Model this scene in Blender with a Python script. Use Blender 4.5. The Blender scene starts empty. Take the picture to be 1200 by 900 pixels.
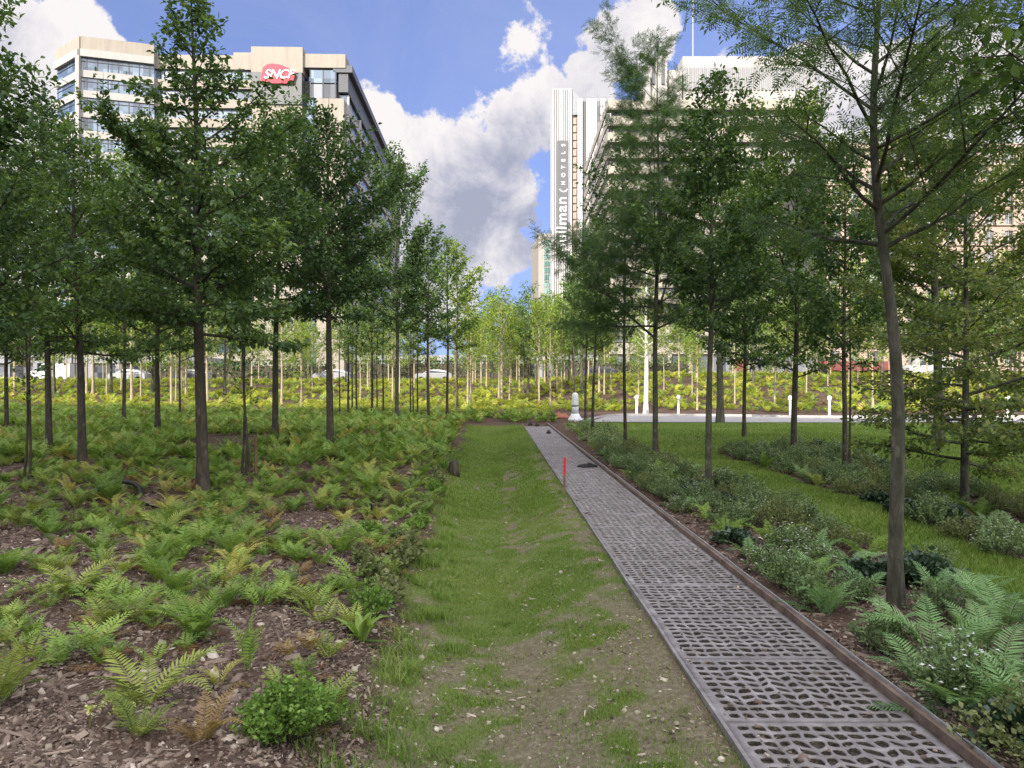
import bpy, math, random
import numpy as np
from mathutils import Vector, Matrix

SC = bpy.context.scene
COL = SC.collection
PI = math.pi
R = math.radians
F, HX, HY, CAMH = 866.0, 600.0, 449.0, 1.6     # focal length in photo pixels, principal point, eye height

# ------------------------------------------------------------------ small helpers
def hash2(ix, iy):
    h = (ix.astype(np.int64) * 374761393 + iy.astype(np.int64) * 668265263) & 0xFFFFFFFF
    h = ((h ^ (h >> 13)) * 1274126177) & 0xFFFFFFFF
    return ((h ^ (h >> 16)) & 0xFFFF) / 65535.0

def vnoise(x, y, s=1.0, o=0):
    x = np.asarray(x, float) / s + o * 17.3; y = np.asarray(y, float) / s + o * 9.1
    ix = np.floor(x); iy = np.floor(y); fx = x - ix; fy = y - iy
    fx = fx * fx * (3 - 2 * fx); fy = fy * fy * (3 - 2 * fy)
    a = hash2(ix, iy); b = hash2(ix + 1, iy); c = hash2(ix, iy + 1); d = hash2(ix + 1, iy + 1)
    return (a * (1 - fx) + b * fx) * (1 - fy) + (c * (1 - fx) + d * fx) * fy

def smooth(a, b, x):
    t = np.clip((np.asarray(x, float) - a) / (b - a), 0, 1)
    return t * t * (3 - 2 * t)

def path_c(y):                 # centre line of the slab path
    return 1.46 - 0.0225 * (np.asarray(y, float) - 3)

def hz(x, y):                  # terrain height
    x = np.asarray(x, float); y = np.asarray(y, float)
    start = 46 - 7.5 * smooth(-6, 12, x)
    top = 1.75 + 0.5 * smooth(0, 14, x)
    z = top * smooth(0, 1, (y - start) / 30.0)
    xs = 0.02 - 0.03 * y
    sw = np.exp(-((x - xs) / (0.5 + 0.006 * y)) ** 2) * (0.13 + 0.13 * smooth(4, 9, y)) * (1 - smooth(24, 29, y))
    sw *= 0.85 + 0.5 * (vnoise(x, y, 1.7, 3) - .5)
    z = z - sw
    und = (vnoise(x, y, 2.3, 1) - .5) * .12 + (vnoise(x, y, 0.7, 2) - .5) * .05
    dpath = np.abs(x - path_c(y))
    off = smooth(0.5, 1.3, dpath) * (1 - smooth(26, 29, y) * (1 - smooth(40, 46, y)) * smooth(3, 5, x))
    z = z + und * off
    # raised edge of the planted bed on the left
    z = z + 0.13 * smooth(-0.66, -1.15, x + .04 * (y - 3)) * (1 - smooth(24, 30, y))
    # soft mound of the far lawn
    z = z + 0.10 * np.exp(-((x - 9) / 4.5) ** 2 - ((y - 20) / 6.0) ** 2)
    return z

def hz1(x, y): return float(hz(x, y))

def gp(px, py, z=0.0):         # pixel on the ground -> world x, y
    Y = F * (CAMH - z) / (py - HY)
    return (px - HX) / F * Y, Y

def at(px, Y): return (px - HX) / F * Y
def zt(py, Y): return CAMH + (HY - py) / F * Y

# zones (1 inside)
def lawn_mask(x, y):
    x = np.asarray(x, float); y = np.asarray(y, float)
    w = (vnoise(x, y, .5, 5) - .5) * .22
    pc = path_c(y)
    ledge = -0.72 - .04 * (y - 3)
    sw = smooth(ledge - .05, ledge + .18, x + w) * (1 - smooth(pc - .56, pc - .44, x)) * (1 - smooth(27.5, 28.6, y + w * 3))
    a = 3.45 + .25 * smooth(9, 5, y); b = 4.6
    b1 = smooth(a - .05, a + .08, x + w * .6) * (1 - smooth(b - .05, b + .1, x + w * .6)) * (1 - smooth(15, 17, y))
    # the two lawns join beyond bed two
    far = smooth(13.5, 15, y + w) * smooth(2.4, 3.3, x + w - .03 * (27 - y)) * (1 - smooth(29.3, 29.6, y))
    bed2 = smooth(4.55, 4.8, x) * (1 - smooth(16, 19, y)) * (1 - smooth(6.0 + .14 * (y - 8), 6.3 + .14 * (y - 8), x + w))
    l2 = smooth(6.1 + .14 * (y - 8), 6.4 + .14 * (y - 8), x + w) * (1 - smooth(29.3, 29.6, y))
    bed3 = smooth(9.6, 10.0, x + w) * smooth(12.5, 13.5, y) * (1 - smooth(18, 20, y))
    nb = smooth(1.9, 2.2, x) * smooth(26, 27, y) * (1 - smooth(29.3, 29.6, y))
    m = np.maximum.reduce([sw, b1, far * (1 - bed2), l2 * (1 - bed3), nb])
    return m

def swale(x, y):
    pc = path_c(y)
    return (x < pc - .45) & (x > -1.6 - .05 * y) & (y < 29)

# ------------------------------------------------------------------ object helpers
def new_obj(name, data, parent=None):
    o = bpy.data.objects.new(name, data); COL.objects.link(o)
    if parent is not None: o.parent = parent
    return o

def tag(o, label=None, cat=None, group=None, kind=None):
    if label: o['label'] = label
    if cat: o['category'] = cat
    if group: o['group'] = group
    if kind: o['kind'] = kind
    return o

def empty(name, loc=(0, 0, 0), rz=0.0):
    o = new_obj(name, None); o.location = loc; o.rotation_euler = (0, 0, rz); o.empty_display_size = .1
    return o

def np_mesh(name, V, faces, mat, tint=None, smooth_sh=False, mat_idx=None):
    """faces: list of arrays (n,k); V (n,3)"""
    me = bpy.data.meshes.new(name)
    V = np.asarray(V, np.float32)
    me.vertices.add(len(V)); me.vertices.foreach_set('co', V.ravel())
    if not isinstance(faces, (list, tuple)): faces = [faces]
    faces = [np.asarray(f, np.int32) for f in faces if len(f)]
    loops = np.concatenate([f.ravel() for f in faces])
    tot = np.concatenate([np.full(len(f), f.shape[1], np.int32) for f in faces])
    st = np.concatenate([[0], np.cumsum(tot)[:-1]]).astype(np.int32)
    me.loops.add(len(loops)); me.loops.foreach_set('vertex_index', loops)
    me.polygons.add(len(tot)); me.polygons.foreach_set('loop_start', st); me.polygons.foreach_set('loop_total', tot)
    if smooth_sh: me.polygons.foreach_set('use_smooth', np.ones(len(tot), bool))
    if mat_idx is not None: me.polygons.foreach_set('material_index', np.asarray(mat_idx, np.int32))
    me.update(calc_edges=True)
    if tint is not None:
        if not isinstance(tint, dict): tint = {'tint': tint}
        for k, v in tint.items():
            a = me.attributes.new(k, 'FLOAT', 'POINT'); a.data.foreach_set('value', np.asarray(v, np.float32))
    for m in (mat if isinstance(mat, (list, tuple)) else [mat]): me.materials.append(m)
    return me

class MB:
    """collects boxes, tubes and prisms into one mesh"""
    def __init__(s): s.V = []; s.Fq = []
    def add(s, vs, fs):
        n = len(s.V); s.V += [tuple(v) for v in vs]; s.Fq += [tuple(i + n for i in f) for f in fs]
    def box(s, x0, x1, y0, y1, z0, z1):
        s.add([(x0,y0,z0),(x1,y0,z0),(x1,y1,z0),(x0,y1,z0),(x0,y0,z1),(x1,y0,z1),(x1,y1,z1),(x0,y1,z1)],
              [(0,3,2,1),(4,5,6,7),(0,1,5,4),(1,2,6,5),(2,3,7,6),(3,0,4,7)])
    def seg(s, p0, p1, z0, z1, t0, t1):
        """box along p0->p1, from outward offset t0 to t1 (outward = right of travel)"""
        d = np.array([p1[0]-p0[0], p1[1]-p0[1]], float); d /= np.linalg.norm(d); n = np.array([d[1], -d[0]])
        a = np.array(p0[:2]); b = np.array(p1[:2])
        q = [a+n*t1, b+n*t1, b+n*t0, a+n*t0]
        s.add([(*p, z0) for p in q] + [(*p, z1) for p in q],
              [(0,3,2,1),(4,5,6,7),(0,1,5,4),(1,2,6,5),(2,3,7,6),(3,0,4,7)])
    def prism(s, poly, z0, z1):
        n = len(poly)
        s.add([(*p, z0) for p in poly] + [(*p, z1) for p in poly],
              [tuple(range(n))[::-1], tuple(range(n, 2*n))] + [(i, (i+1) % n, n+(i+1) % n, n+i) for i in range(n)])
    def lathe(s, prof, cx=0, cy=0, n=16, cap=True):
        vs = []; fs = []
        for r, z in prof:
            for k in range(n): vs.append((cx + r*math.cos(2*PI*k/n), cy + r*math.sin(2*PI*k/n), z))
        for i in range(len(prof)-1):
            for k in range(n): fs.append((i*n+k, i*n+(k+1) % n, (i+1)*n+(k+1) % n, (i+1)*n+k))
        if cap: fs.append(tuple(range(n))[::-1]); fs.append(tuple(range((len(prof)-1)*n, len(prof)*n)))
        s.add(vs, fs)
    def build(s, name, mat, parent=None, sm=False):
        me = bpy.data.meshes.new(name); me.from_pydata(s.V, [], s.Fq); me.update()
        me.materials.append(mat)
        if sm: me.polygons.foreach_set('use_smooth', [True]*len(me.polygons))
        return new_obj(name, me, parent)

# ------------------------------------------------------------------ materials
def nmat(name):
    m = bpy.data.materials.new(name); m.use_nodes = True
    nt = m.node_tree; nt.nodes.clear()
    out = nt.nodes.new('ShaderNodeOutputMaterial')
    return m, nt, out

def N(nt, t, **kw):
    n = nt.nodes.new(t)
    for k, v in kw.items(): setattr(n, k, v)
    return n

def ramp(nt, fac, stops, interp='LINEAR'):
    r = N(nt, 'ShaderNodeValToRGB'); r.color_ramp.interpolation = interp
    e = r.color_ramp.elements
    while len(e) < len(stops): e.new(.5)
    for i, (p, c) in enumerate(stops):
        e[i].position = p; e[i].color = (*c, 1) if len(c) == 3 else c
    nt.links.new(fac, r.inputs[0]); return r.outputs[0]

def noise(nt, scale, detail=4, rough=.55, vec=None, dist=0):
    n = N(nt, 'ShaderNodeTexNoise'); n.inputs['Scale'].default_value = scale
    n.inputs['Detail'].default_value = detail; n.inputs['Roughness'].default_value = rough; n.inputs['Distortion'].default_value = dist
    if vec is not None: nt.links.new(vec, n.inputs['Vector'])
    return n.outputs['Fac']

def objco(nt): return N(nt, 'ShaderNodeTexCoord').outputs['Object']
def posco(nt): return N(nt, 'ShaderNodeNewGeometry').outputs['Position']

def mixc(nt, f, a, b, mode='MIX'):
    m = N(nt, 'ShaderNodeMix', data_type='RGBA', blend_type=mode)
    def put(i, v):
        if hasattr(v, 'type'): nt.links.new(v, m.inputs[i])
        elif isinstance(v, (int, float)): m.inputs[i].default_value = v
        else: m.inputs[i].default_value = (*v, 1)
    put(0, f); put(6, a); put(7, b)
    return m.outputs[2]

def math_(nt, op, a, b=None, c=None, clamp=False):
    m = N(nt, 'ShaderNodeMath', operation=op); m.use_clamp = clamp
    for i, v in enumerate((a, b, c)):
        if v is None: continue
        if hasattr(v, 'type'): nt.links.new(v, m.inputs[i])
        else: m.inputs[i].default_value = v
    return m.outputs[0]

def surf(name, c1, c2, scale=2.0, rough=.8, bump=.0, bscale=None, metal=0, spec=.3, detail=5):
    """two-tone noisy principled surface"""
    m, nt, out = nmat(name)
    co = posco(nt)
    f = noise(nt, scale, detail, .6, co)
    col = ramp(nt, f, [(.3, c1), (.7, c2)])
    p = N(nt, 'ShaderNodeBsdfPrincipled'); nt.links.new(col, p.inputs['Base Color'])
    p.inputs['Roughness'].default_value = rough; p.inputs['Metallic'].default_value = metal
    p.inputs['Specular IOR Level'].default_value = spec
    if bump:
        b = N(nt, 'ShaderNodeBump'); b.inputs['Strength'].default_value = bump; b.inputs['Distance'].default_value = .02
        nt.links.new(noise(nt, bscale or scale*6, 4, .6, co), b.inputs['Height']); nt.links.new(b.outputs[0], p.inputs['Normal'])
    nt.links.new(p.outputs[0], out.inputs[0]); return m

def leafmat(name, stops, trans=.35, rough=.55, tcol=(1.25, 1.25, .6), spec=.25):
    """leaf: colour ramp over the per-leaf tint attribute, with translucency"""
    m, nt, out = nmat(name)
    a = N(nt, 'ShaderNodeAttribute', attribute_name='tint').outputs['Fac']
    oi = N(nt, 'ShaderNodeObjectInfo').outputs['Random']
    f = math_(nt, 'ADD', a, math_(nt, 'MULTIPLY', math_(nt, 'SUBTRACT', oi, .5), .22), clamp=True)
    col = ramp(nt, f, stops)
    p = N(nt, 'ShaderNodeBsdfPrincipled'); nt.links.new(col, p.inputs['Base Color'])
    p.inputs['Roughness'].default_value = rough; p.inputs['Specular IOR Level'].default_value = spec
    t = N(nt, 'ShaderNodeBsdfTranslucent')
    nt.links.new(mixc(nt, 1.0, col, tcol, 'MULTIPLY'), t.inputs[0])
    mx = N(nt, 'ShaderNodeMixShader'); mx.inputs[0].default_value = trans
    nt.links.new(p.outputs[0], mx.inputs[1]); nt.links.new(t.outputs[0], mx.inputs[2])
    nt.links.new(mx.outputs[0], out.inputs[0]); return m

M = {}
M['leaf_dark'] = leafmat('leaf_dark', [(0, (.030, .064, .028)), (.5, (.068, .128, .045)), (1, (.17, .255, .075))], .38)
M['leaf_mid'] = leafmat('leaf_mid', [(0, (.045, .09, .032)), (.5, (.095, .17, .046)), (1, (.21, .30, .07))], .42)
M['leaf_locust'] = leafmat('leaf_locust', [(0, (.045, .09, .045)), (.5, (.08, .145, .06)), (1, (.15, .22, .07))], .42)
M['leaf_fresh'] = leafmat('leaf_fresh', [(0, (.11, .17, .03)), (.5, (.17, .25, .04)), (1, (.27, .33, .06))], .45)
M['leaf_gold'] = leafmat('leaf_gold', [(0, (.06, .11, .035)), (.6, (.12, .175, .05)), (1, (.23, .24, .065))], .45)
M['fern_green'] = leafmat('fern_green', [(0, (.16, .085, .04)), (.15, (.14, .09, .035)), (.22, (.055, .11, .022)), (.5, (.14, .24, .045)), (.9, (.25, .36, .07)), (1, (.34, .38, .09))], .3)
M['fern_olive'] = leafmat('fern_olive', [(0, (.16, .085, .04)), (.15, (.15, .09, .035)), (.22, (.08, .11, .03)), (.5, (.175, .24, .05)), (1, (.32, .37, .09))], .3)
M['fern_yellow'] = leafmat('fern_yellow', [(0, (.22, .16, .04)), (.5, (.36, .37, .09)), (1, (.52, .48, .15))], .3)
M['fern_bronze'] = leafmat('fern_bronze', [(0, (.12, .06, .03)), (.5, (.22, .15, .06)), (1, (.34, .28, .09))], .3)
M['fern_blue'] = leafmat('fern_blue', [(0, (.08, .15, .06)), (.5, (.18, .32, .125)), (1, (.30, .45, .20))], .3)
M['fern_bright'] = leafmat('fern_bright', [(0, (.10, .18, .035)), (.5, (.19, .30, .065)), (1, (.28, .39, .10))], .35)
M['fern_painted_sun'] = leafmat('fern_painted_sun', [(0, (.14, .17, .035)), (.45, (.29, .35, .05)), (.85, (.43, .44, .075)), (1, (.42, .28, .09))], .4)  # far ferns: the sun's yellow warmth is painted into the leaf colour
M['shrub'] = leafmat('shrub', [(0, (.06, .105, .045)), (.5, (.155, .225, .095)), (1, (.29, .36, .16))], .25)
M['shrub_olive'] = leafmat('shrub_olive', [(0, (.09, .115, .045)), (.5, (.18, .215, .085)), (1, (.30, .33, .15))], .25)
M['shrub_dark'] = leafmat('shrub_dark', [(0, (.02, .045, .025)), (.6, (.045, .085, .045)), (1, (.09, .14, .07))], .15, .35, spec=.5)
M['bush_bright'] = leafmat('bush_bright', [(0, (.08, .16, .03)), (.5, (.17, .29, .055)), (1, (.29, .40, .10))], .3)
M['grass'] = leafmat('grass', [(0, (.085, .15, .025)), (.5, (.15, .245, .042)), (.82, (.21, .285, .06)), (1, (.34, .31, .13))], .3)
M['flower_white'] = leafmat('flower_white', [(0, (.62, .62, .62)), (1, (.8, .8, .78))], .3, tcol=(1, 1, 1))
M['flower_lime'] = leafmat('flower_lime', [(0, (.42, .48, .14)), (1, (.62, .62, .22))], .3, tcol=(1, 1, .8))
M['chip'] = leafmat('chip', [(0, (.035, .024, .020)), (.35, (.085, .060, .046)), (.7, (.18, .135, .108)), (.93, (.29, .23, .185)), (1, (.45, .39, .33))], .0, .8)
M['pebble'] = leafmat('pebble', [(0, (.20, .17, .13)), (.6, (.33, .29, .23)), (1, (.52, .47, .40))], .0, .7)

def barkmat(name, c1, c2, c3, sc=14):
    m, nt, out = nmat(name)
    co = objco(nt)
    mp = N(nt, 'ShaderNodeMapping'); mp.inputs['Scale'].default_value = (1, 1, .35); nt.links.new(co, mp.inputs[0])
    f = noise(nt, sc, 6, .65, mp.outputs[0], .6)
    big = noise(nt, 2.2, 3, .5, co)
    vs_ = N(nt, 'ShaderNodeTexVoronoi'); vs_.inputs['Scale'].default_value = 16; nt.links.new(mp.outputs[0], vs_.inputs['Vector'])
    spot = math_(nt, 'MULTIPLY', ramp(nt, vs_.outputs['Distance'], [(.22, (1,)*3), (.32, (0,)*3)]), ramp(nt, noise(nt, 5, 3, .6, co), [(.48, (0,)*3), (.6, (.75,)*3)]))
    base = mixc(nt, spot, ramp(nt, f, [(.36, c1), (.5, c2), (.66, c3)]), tuple(min(.5, v*2.6+.03) for v in c2))
    col = mixc(nt, math_(nt, 'MULTIPLY', big, .6), base, tuple(min(1, a*.9+b*.3) for a, b in zip(c2, (.06, .09, .04))))
    p = N(nt, 'ShaderNodeBsdfPrincipled'); nt.links.new(col, p.inputs['Base Color']); p.inputs['Roughness'].default_value = .85
    p.inputs['Specular IOR Level'].default_value = .2
    b = N(nt, 'ShaderNodeBump'); b.inputs['Strength'].default_value = 1.0; b.inputs['Distance'].default_value = .02
    nt.links.new(f, b.inputs['Height']); nt.links.new(b.outputs[0], p.inputs['Normal'])
    nt.links.new(p.outputs[0], out.inputs[0]); return m
M['bark'] = barkmat('bark', (.026, .02, .017), (.052, .042, .034), (.10, .082, .066))
M['bark_grey'] = barkmat('bark_grey', (.03, .028, .022), (.062, .058, .044), (.125, .118, .095))
M['bark_pale'] = barkmat('bark_pale', (.18, .14, .09), (.30, .25, .17), (.42, .36, .26))
M['bark_white'] = barkmat('bark_white', (.30, .27, .24), (.62, .60, .56), (.72, .70, .66))

# ------------------------------------------------------------------ instancing templates with numpy
def norm(a): return a / np.maximum(np.linalg.norm(a, axis=-1, keepdims=True), 1e-9)

def place(T, FT, P, D, Nn, S):
    """template verts T (k,3: side, along, normal) at P with along D, normal Nn, scale S (n,) or (n,3)"""
    D = norm(D); S_ = np.cross(D, Nn); S_ = norm(S_); Nn = np.cross(S_, D)
    S = np.asarray(S, float)
    if S.ndim == 1: S = np.repeat(S[:, None], 3, 1)
    V = P[:, None, :] + T[None, :, 0:1]*S_[:, None]*S[:, None, 0:1] + T[None, :, 1:2]*D[:, None]*S[:, None, 1:2] + T[None, :, 2:3]*Nn[:, None]*S[:, None, 2:3]
    n, k = len(P), len(T)
    out = []
    for f in FT:
        out.append((f[None] + (np.arange(n)*k)[:, None, None]).reshape(-1, f.shape[1]))
    return V.reshape(-1, 3), out

T_OVATE = np.array([(0,0,0), (-.27,.38,.07), (-.20,.72,.05), (0,1,-.10), (.20,.72,.05), (.27,.38,.07), (0,.5,-.01)], float)
F_OVATE = [np.array([(0,6,2,1), (0,5,4,6)]), np.array([(6,3,2), (6,4,3)])]
T_KITE = np.array([(0,0,0), (.28,.45,.05), (0,1,-.08), (-.28,.45,.05)], float)
F_KITE = [np.array([(0,1,2), (0,2,3)])]
T_CHIP = np.array([(-.5,-.5,0), (.5,-.42,0), (.38,.5,0), (-.4,.46,0), (-.4,-.42,1), (.42,-.36,1), (.3,.45,1), (-.34,.4,1)], float)
F_CHIP = [np.array([(4,5,6,7), (0,1,5,4), (1,2,6,5), (2,3,7,6), (3,0,4,7)])]

def pinnate_template(n=6, ll=.34):
    V = []; Fq = []
    for i in range(n):
        y = .18 + .75*i/n
        for sgn in (-1, 1):
            b = len(V); w = .055
            l = ll*(1-.35*abs(i/n-.4)*2)
            V += [(0, y, 0), (sgn*l*.5, y+.02+l*.30-w, .02), (sgn*l, y+l*.38, -.05), (sgn*l*.5, y+l*.12+w+.03, .02)]
            Fq.append((b, b+1, b+2, b+3) if sgn > 0 else (b, b+3, b+2, b+1))
    b = len(V); V += [(0, .93, 0), (.06, 1.08, 0), (0, 1.25, -.05), (-.06, 1.08, 0)]; Fq.append((b, b+1, b+2, b+3))
    b = len(V); V += [(-.008, 0, 0), (.008, 0, 0), (.004, .98, 0), (-.004, .98, 0)]; Fq.append((b, b+1, b+2, b+3))
    return np.array(V, float), [np.array(Fq)]
T_PIN, F_PIN = pinnate_template()

def tubes(paths, radii, sides=5):
    """list of (m,3) paths sharing m and (m,) radii -> V,F (vectorised per batch)"""
    Pp = np.array(paths); Rr = np.array(radii); n, m, _ = Pp.shape
    D = np.empty_like(Pp); D[:, :-1] = Pp[:, 1:] - Pp[:, :-1]; D[:, -1] = D[:, -2]; D = norm(D)
    ref = np.where(np.abs(D[..., 2:3]) > .85, np.array([1., 0, 0]), np.array([0, 0, 1.]))
    A = norm(np.cross(D, ref)); B = np.cross(D, A)
    ang = 2*PI*np.arange(sides)/sides
    V = Pp[:, :, None] + Rr[:, :, None, None]*(np.cos(ang)[None, None, :, None]*A[:, :, None] + np.sin(ang)[None, None, :, None]*B[:, :, None])
    V = V.reshape(-1, 3)
    f = []
    for i in range(m-1):
        for k in range(sides):
            f.append((i*sides+k, i*sides+(k+1) % sides, (i+1)*sides+(k+1) % sides, (i+1)*sides+k))
    f = np.array(f)
    Fq = (f[None] + (np.arange(n)*m*sides)[:, None, None]).reshape(-1, 4)
    return V, Fq

class Acc:
    def __init__(s): s.V = []; s.F = {}; s.n = 0; s.t = []
    def add(s, V, Fs, tint=None):
        for f in Fs if isinstance(Fs, (list, tuple)) else [Fs]:
            s.F.setdefault(f.shape[1], []).append(f + s.n)
        s.V.append(V); s.n += len(V)
        s.t.append(np.full(len(V), .5) if tint is None else np.asarray(tint, float))
    def mesh(s, name, mat, tint=True, sm=False):
        return np_mesh(name, np.concatenate(s.V), [np.concatenate(f) for f in s.F.values()], mat, np.concatenate(s.t) if tint else None, sm)

# ------------------------------------------------------------------ trees
LEAFX = 1.95
PROF = {
    'oval': lambda r: np.interp(r, [0, .12, .35, .6, .85, 1], [.60, .92, 1., .80, .42, .10]),
    'cone': lambda r: np.interp(r, [0, .1, .25, .6, .85, 1], [.7, .95, 1., .66, .34, .08]),
    'wide': lambda r: np.interp(r, [0, .15, .45, .75, 1], [.8, 1., .95, .7, .25]),
    'spire': lambda r: np.interp(r, [0, .1, .25, .45, .62, .82, 1], [.75, .98, 1., .80, .48, .30, .08]),
    'vase': lambda r: np.interp(r, [0, .3, .7, 1], [.55, .8, 1., .4]),
}

def make_tree(seed, H, r0, cb, RR, prof='oval', nprim=46, e0=18, e1=62, leaf='ovate', ls=.075, sp=.045, lean=(0, 0),
              wob=.03, sec=.16, off=.07, bark='bark', lmat='leaf_dark', droop=0.0, curve=.5, asym=(0, 0), tsides=9, clump=.0, fork=None, keep=1.0):
    rng = np.random.default_rng(seed)
    m = 16
    t = np.linspace(0, 1, m)
    ph = rng.uniform(0, 6, 4)
    cx = lean[0]*t + wob*H*.12*(np.sin(3.1*t*PI+ph[0]) - math.sin(ph[0]))*t**.5
    cy = lean[1]*t + wob*H*.12*(np.sin(2.7*t*PI+ph[1]) - math.sin(ph[1]))*t**.5
    TP = np.stack([cx, cy, t*H - .06*(t == 0)], 1)
    rad = r0*((1-t)**.85*.93+.07); rad[0] *= 1.35
    tr = Acc()
    V, Fq = tubes([TP], [rad], tsides); tr.add(V, [Fq])
    prof = PROF[prof]
    stems = [(TP, rad, cb)]
    if fork:                                   # extra steep stems leaving the trunk: (height fraction, azimuth deg, length, spread)
        for (tf, az, L, spread) in fork:
            p0 = np.array([np.interp(tf, t, TP[:, i]) for i in range(3)])
            q = np.linspace(0, 1, 10); a = R(az)
            out = spread*(1-(1-q)**1.8)
            pts = np.stack([p0[0]+math.cos(a)*out+.03*np.sin(q*7+ph[2]), p0[1]+math.sin(a)*out, p0[2]+L*q], 1)
            rr = np.interp(tf, t, rad)*.62*((1-q)**.8*.93+.07)
            V, Fq = tubes([pts], [rr], 6); tr.add(V, [Fq])
            stems.append((pts, rr, .22))
    LP, LD, LW = [], [], []
    for si, (SP, srad, scb) in enumerate(stems):
        npn = nprim if si == 0 else max(8, int(nprim*.4))
        q = np.linspace(0, 1, len(SP))
        prim, prr, s2, r2 = [], [], [], []
        for k in range(npn):
            rel = ((k+rng.uniform(.1, .9))/npn)**1.12
            tt = scb+(1-scb)*rel*.985
            p0 = np.array([np.interp(tt, q, SP[:, i]) for i in range(3)])
            az = k*2.39996 + rng.uniform(-.5, .5)
            L = RR*float(prof(rel))*min(1.32, rng.lognormal(-.07, .33))*(1 if si == 0 else .6)
            L *= 1 + asym[0]*math.cos(az-R(asym[1]))
            el = R(np.interp(rel, [0, 1], [e0, e1]) + rng.uniform(-15, 15))
            mm = 7; s = np.linspace(0, 1, mm)
            # path curving upward (curve>0) with a drooping tip
            elv = el + curve*.5*s - droop*s**2
            step = L/(mm-1)
            dirs = np.stack([np.cos(elv)*np.cos(az+rng.normal(0, .12)*s), np.cos(elv)*np.sin(az+rng.normal(0, .12)*s), np.sin(elv)], 1)
            dirs += rng.normal(0, .07, (mm, 3))
            pts = p0 + np.concatenate([[np.zeros(3)], np.cumsum(dirs[:-1]*step, 0)])
            rb = min(np.interp(tt, q, srad)*.55, .006+.013*L)
            prim.append(pts); prr.append(rb*((1-s)*.85+.15))
            ns = max(3, int(L/sec))
            for j in range(ns):
                ss = .14+.86*(j+rng.uniform(.2, .8))/ns
                b = np.array([np.interp(ss, s, pts[:, i]) for i in range(3)])
                d = dirs[min(mm-1, int(ss*(mm-1)))]
                sd = (-1)**j*R(rng.uniform(32, 68))
                c_, s_ = math.cos(sd), math.sin(sd)
                d2 = np.array([d[0]*c_-d[1]*s_, d[0]*s_+d[1]*c_, d[2]*.6+rng.uniform(-.25, .35)])
                d2 /= np.linalg.norm(d2)
                L2 = max(.16, (L*.46+.08)*(1-.5*ss))*rng.uniform(.6, 1.25)
                bend = np.array([0, 0, -droop*.6+.1])*L2
                seg = np.stack([b, b+d2*L2*.5, b+d2*L2+bend])
                s2.append(seg); r2.append(np.array([rb*.38, rb*.25, .0015]))
                if rng.uniform() > keep: continue
                nl = max(3, int(L2/sp*LEAFX))
                w = rng.uniform(.12, 1, nl)
                base = b[None]+d2[None]*L2*w[:, None]+bend[None]*(w**2)[:, None]
                LP.append(base); LD.append(np.repeat(d2[None], nl, 0)); LW.append(np.full(nl, rng.uniform(0, 1)))
            # leaves on the branch tip
            w = rng.uniform(.35, 1, max(3, int(L*.6/sp*LEAFX))); ii = np.stack([np.interp(w, s, pts[:, i]) for i in range(3)], 1)
            LP.append(ii); LD.append(np.repeat(dirs[-1][None], len(w), 0)); LW.append(np.full(len(w), .5))
        V, Fq = tubes(prim, prr, 5); tr.add(V, [Fq])
        V, Fq = tubes(s2, r2, 3); tr.add(V, [Fq])
    LP = np.concatenate(LP); LD = np.concatenate(LD); LW = np.concatenate(LW); n = len(LP)
    LP = LP + rng.normal(0, off, (n, 3))*np.array([1, 1, .7])
    D = norm(LD*.7+rng.normal(0, .55, (n, 3))+np.array([0, 0, -.35-droop*.4]))
    Nn = norm(np.array([0, 0, 1.])+rng.normal(0, .45, (n, 3)))
    S = ls*rng.uniform(.65, 1.25, n)
    T_, F_ = {'ovate': (T_OVATE, F_OVATE), 'kite': (T_KITE, F_KITE), 'pin': (T_PIN, F_PIN)}[leaf]
    V, Fs = place(T_, F_, LP, D, Nn, S)
    tint = np.clip(.5*LW+rng.normal(.25, .16, n), 0, 1)
    me_c = np_mesh('crown', V, Fs, M[lmat], np.repeat(tint, len(T_)))
    me_t = tr.mesh('trunk', M[bark], tint=False, sm=True)
    return me_t, me_c, n

TREES = []     # (obj, pixel x, info)
def put_tree(meshes, x, y, rz=0, s=1.0, name='young_tree', mats=None, z=None):
    o = empty(name, (x, y, hz1(x, y) if z is None else z), rz); o.scale = (s, s, s)
    t = new_obj('trunk', meshes[0], o); c = new_obj('crown', meshes[1], o)
    return o
# ------------------------------------------------------------------ sun, sky, camera
SUN_EL, SUN_AZ = R(25), math.atan2(-.50, -.866)      # azimuth measured from +Y towards +X
sdir = Vector((math.sin(SUN_AZ)*math.cos(SUN_EL), math.cos(SUN_AZ)*math.cos(SUN_EL), math.sin(SUN_EL)))
sl = bpy.data.lights.new('sun', 'SUN'); sl.energy = 4.0; sl.angle = R(.5); sl.color = (1, .92, .79)
so = new_obj('sun', sl); so.rotation_euler = (-sdir).to_track_quat('-Z', 'Y').to_euler()

cam = bpy.data.cameras.new('camera'); co_ = new_obj('camera', cam)
co_.location = (0, 0, CAMH); co_.rotation_euler = (R(90), 0, 0)
cam.sensor_width = 36; cam.lens = 36*F/1200; cam.shift_y = -(450-HY)/1200*1.0
cam.clip_start = .05; cam.clip_end = 3000
SC.camera = co_
SC.view_settings.view_transform = 'Standard'; SC.view_settings.look = 'None'
SC.view_settings.exposure = 1.25; SC.view_settings.gamma = 1
SC.cycles.max_bounces = 4; SC.cycles.diffuse_bounces = 2; SC.cycles.glossy_bounces = 2; SC.cycles.transmission_bounces = 4
SC.cycles.transparent_max_bounces = 4; SC.cycles.caustics_reflective = False; SC.cycles.caustics_refractive = False
SC.cycles.use_denoising = True

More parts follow.
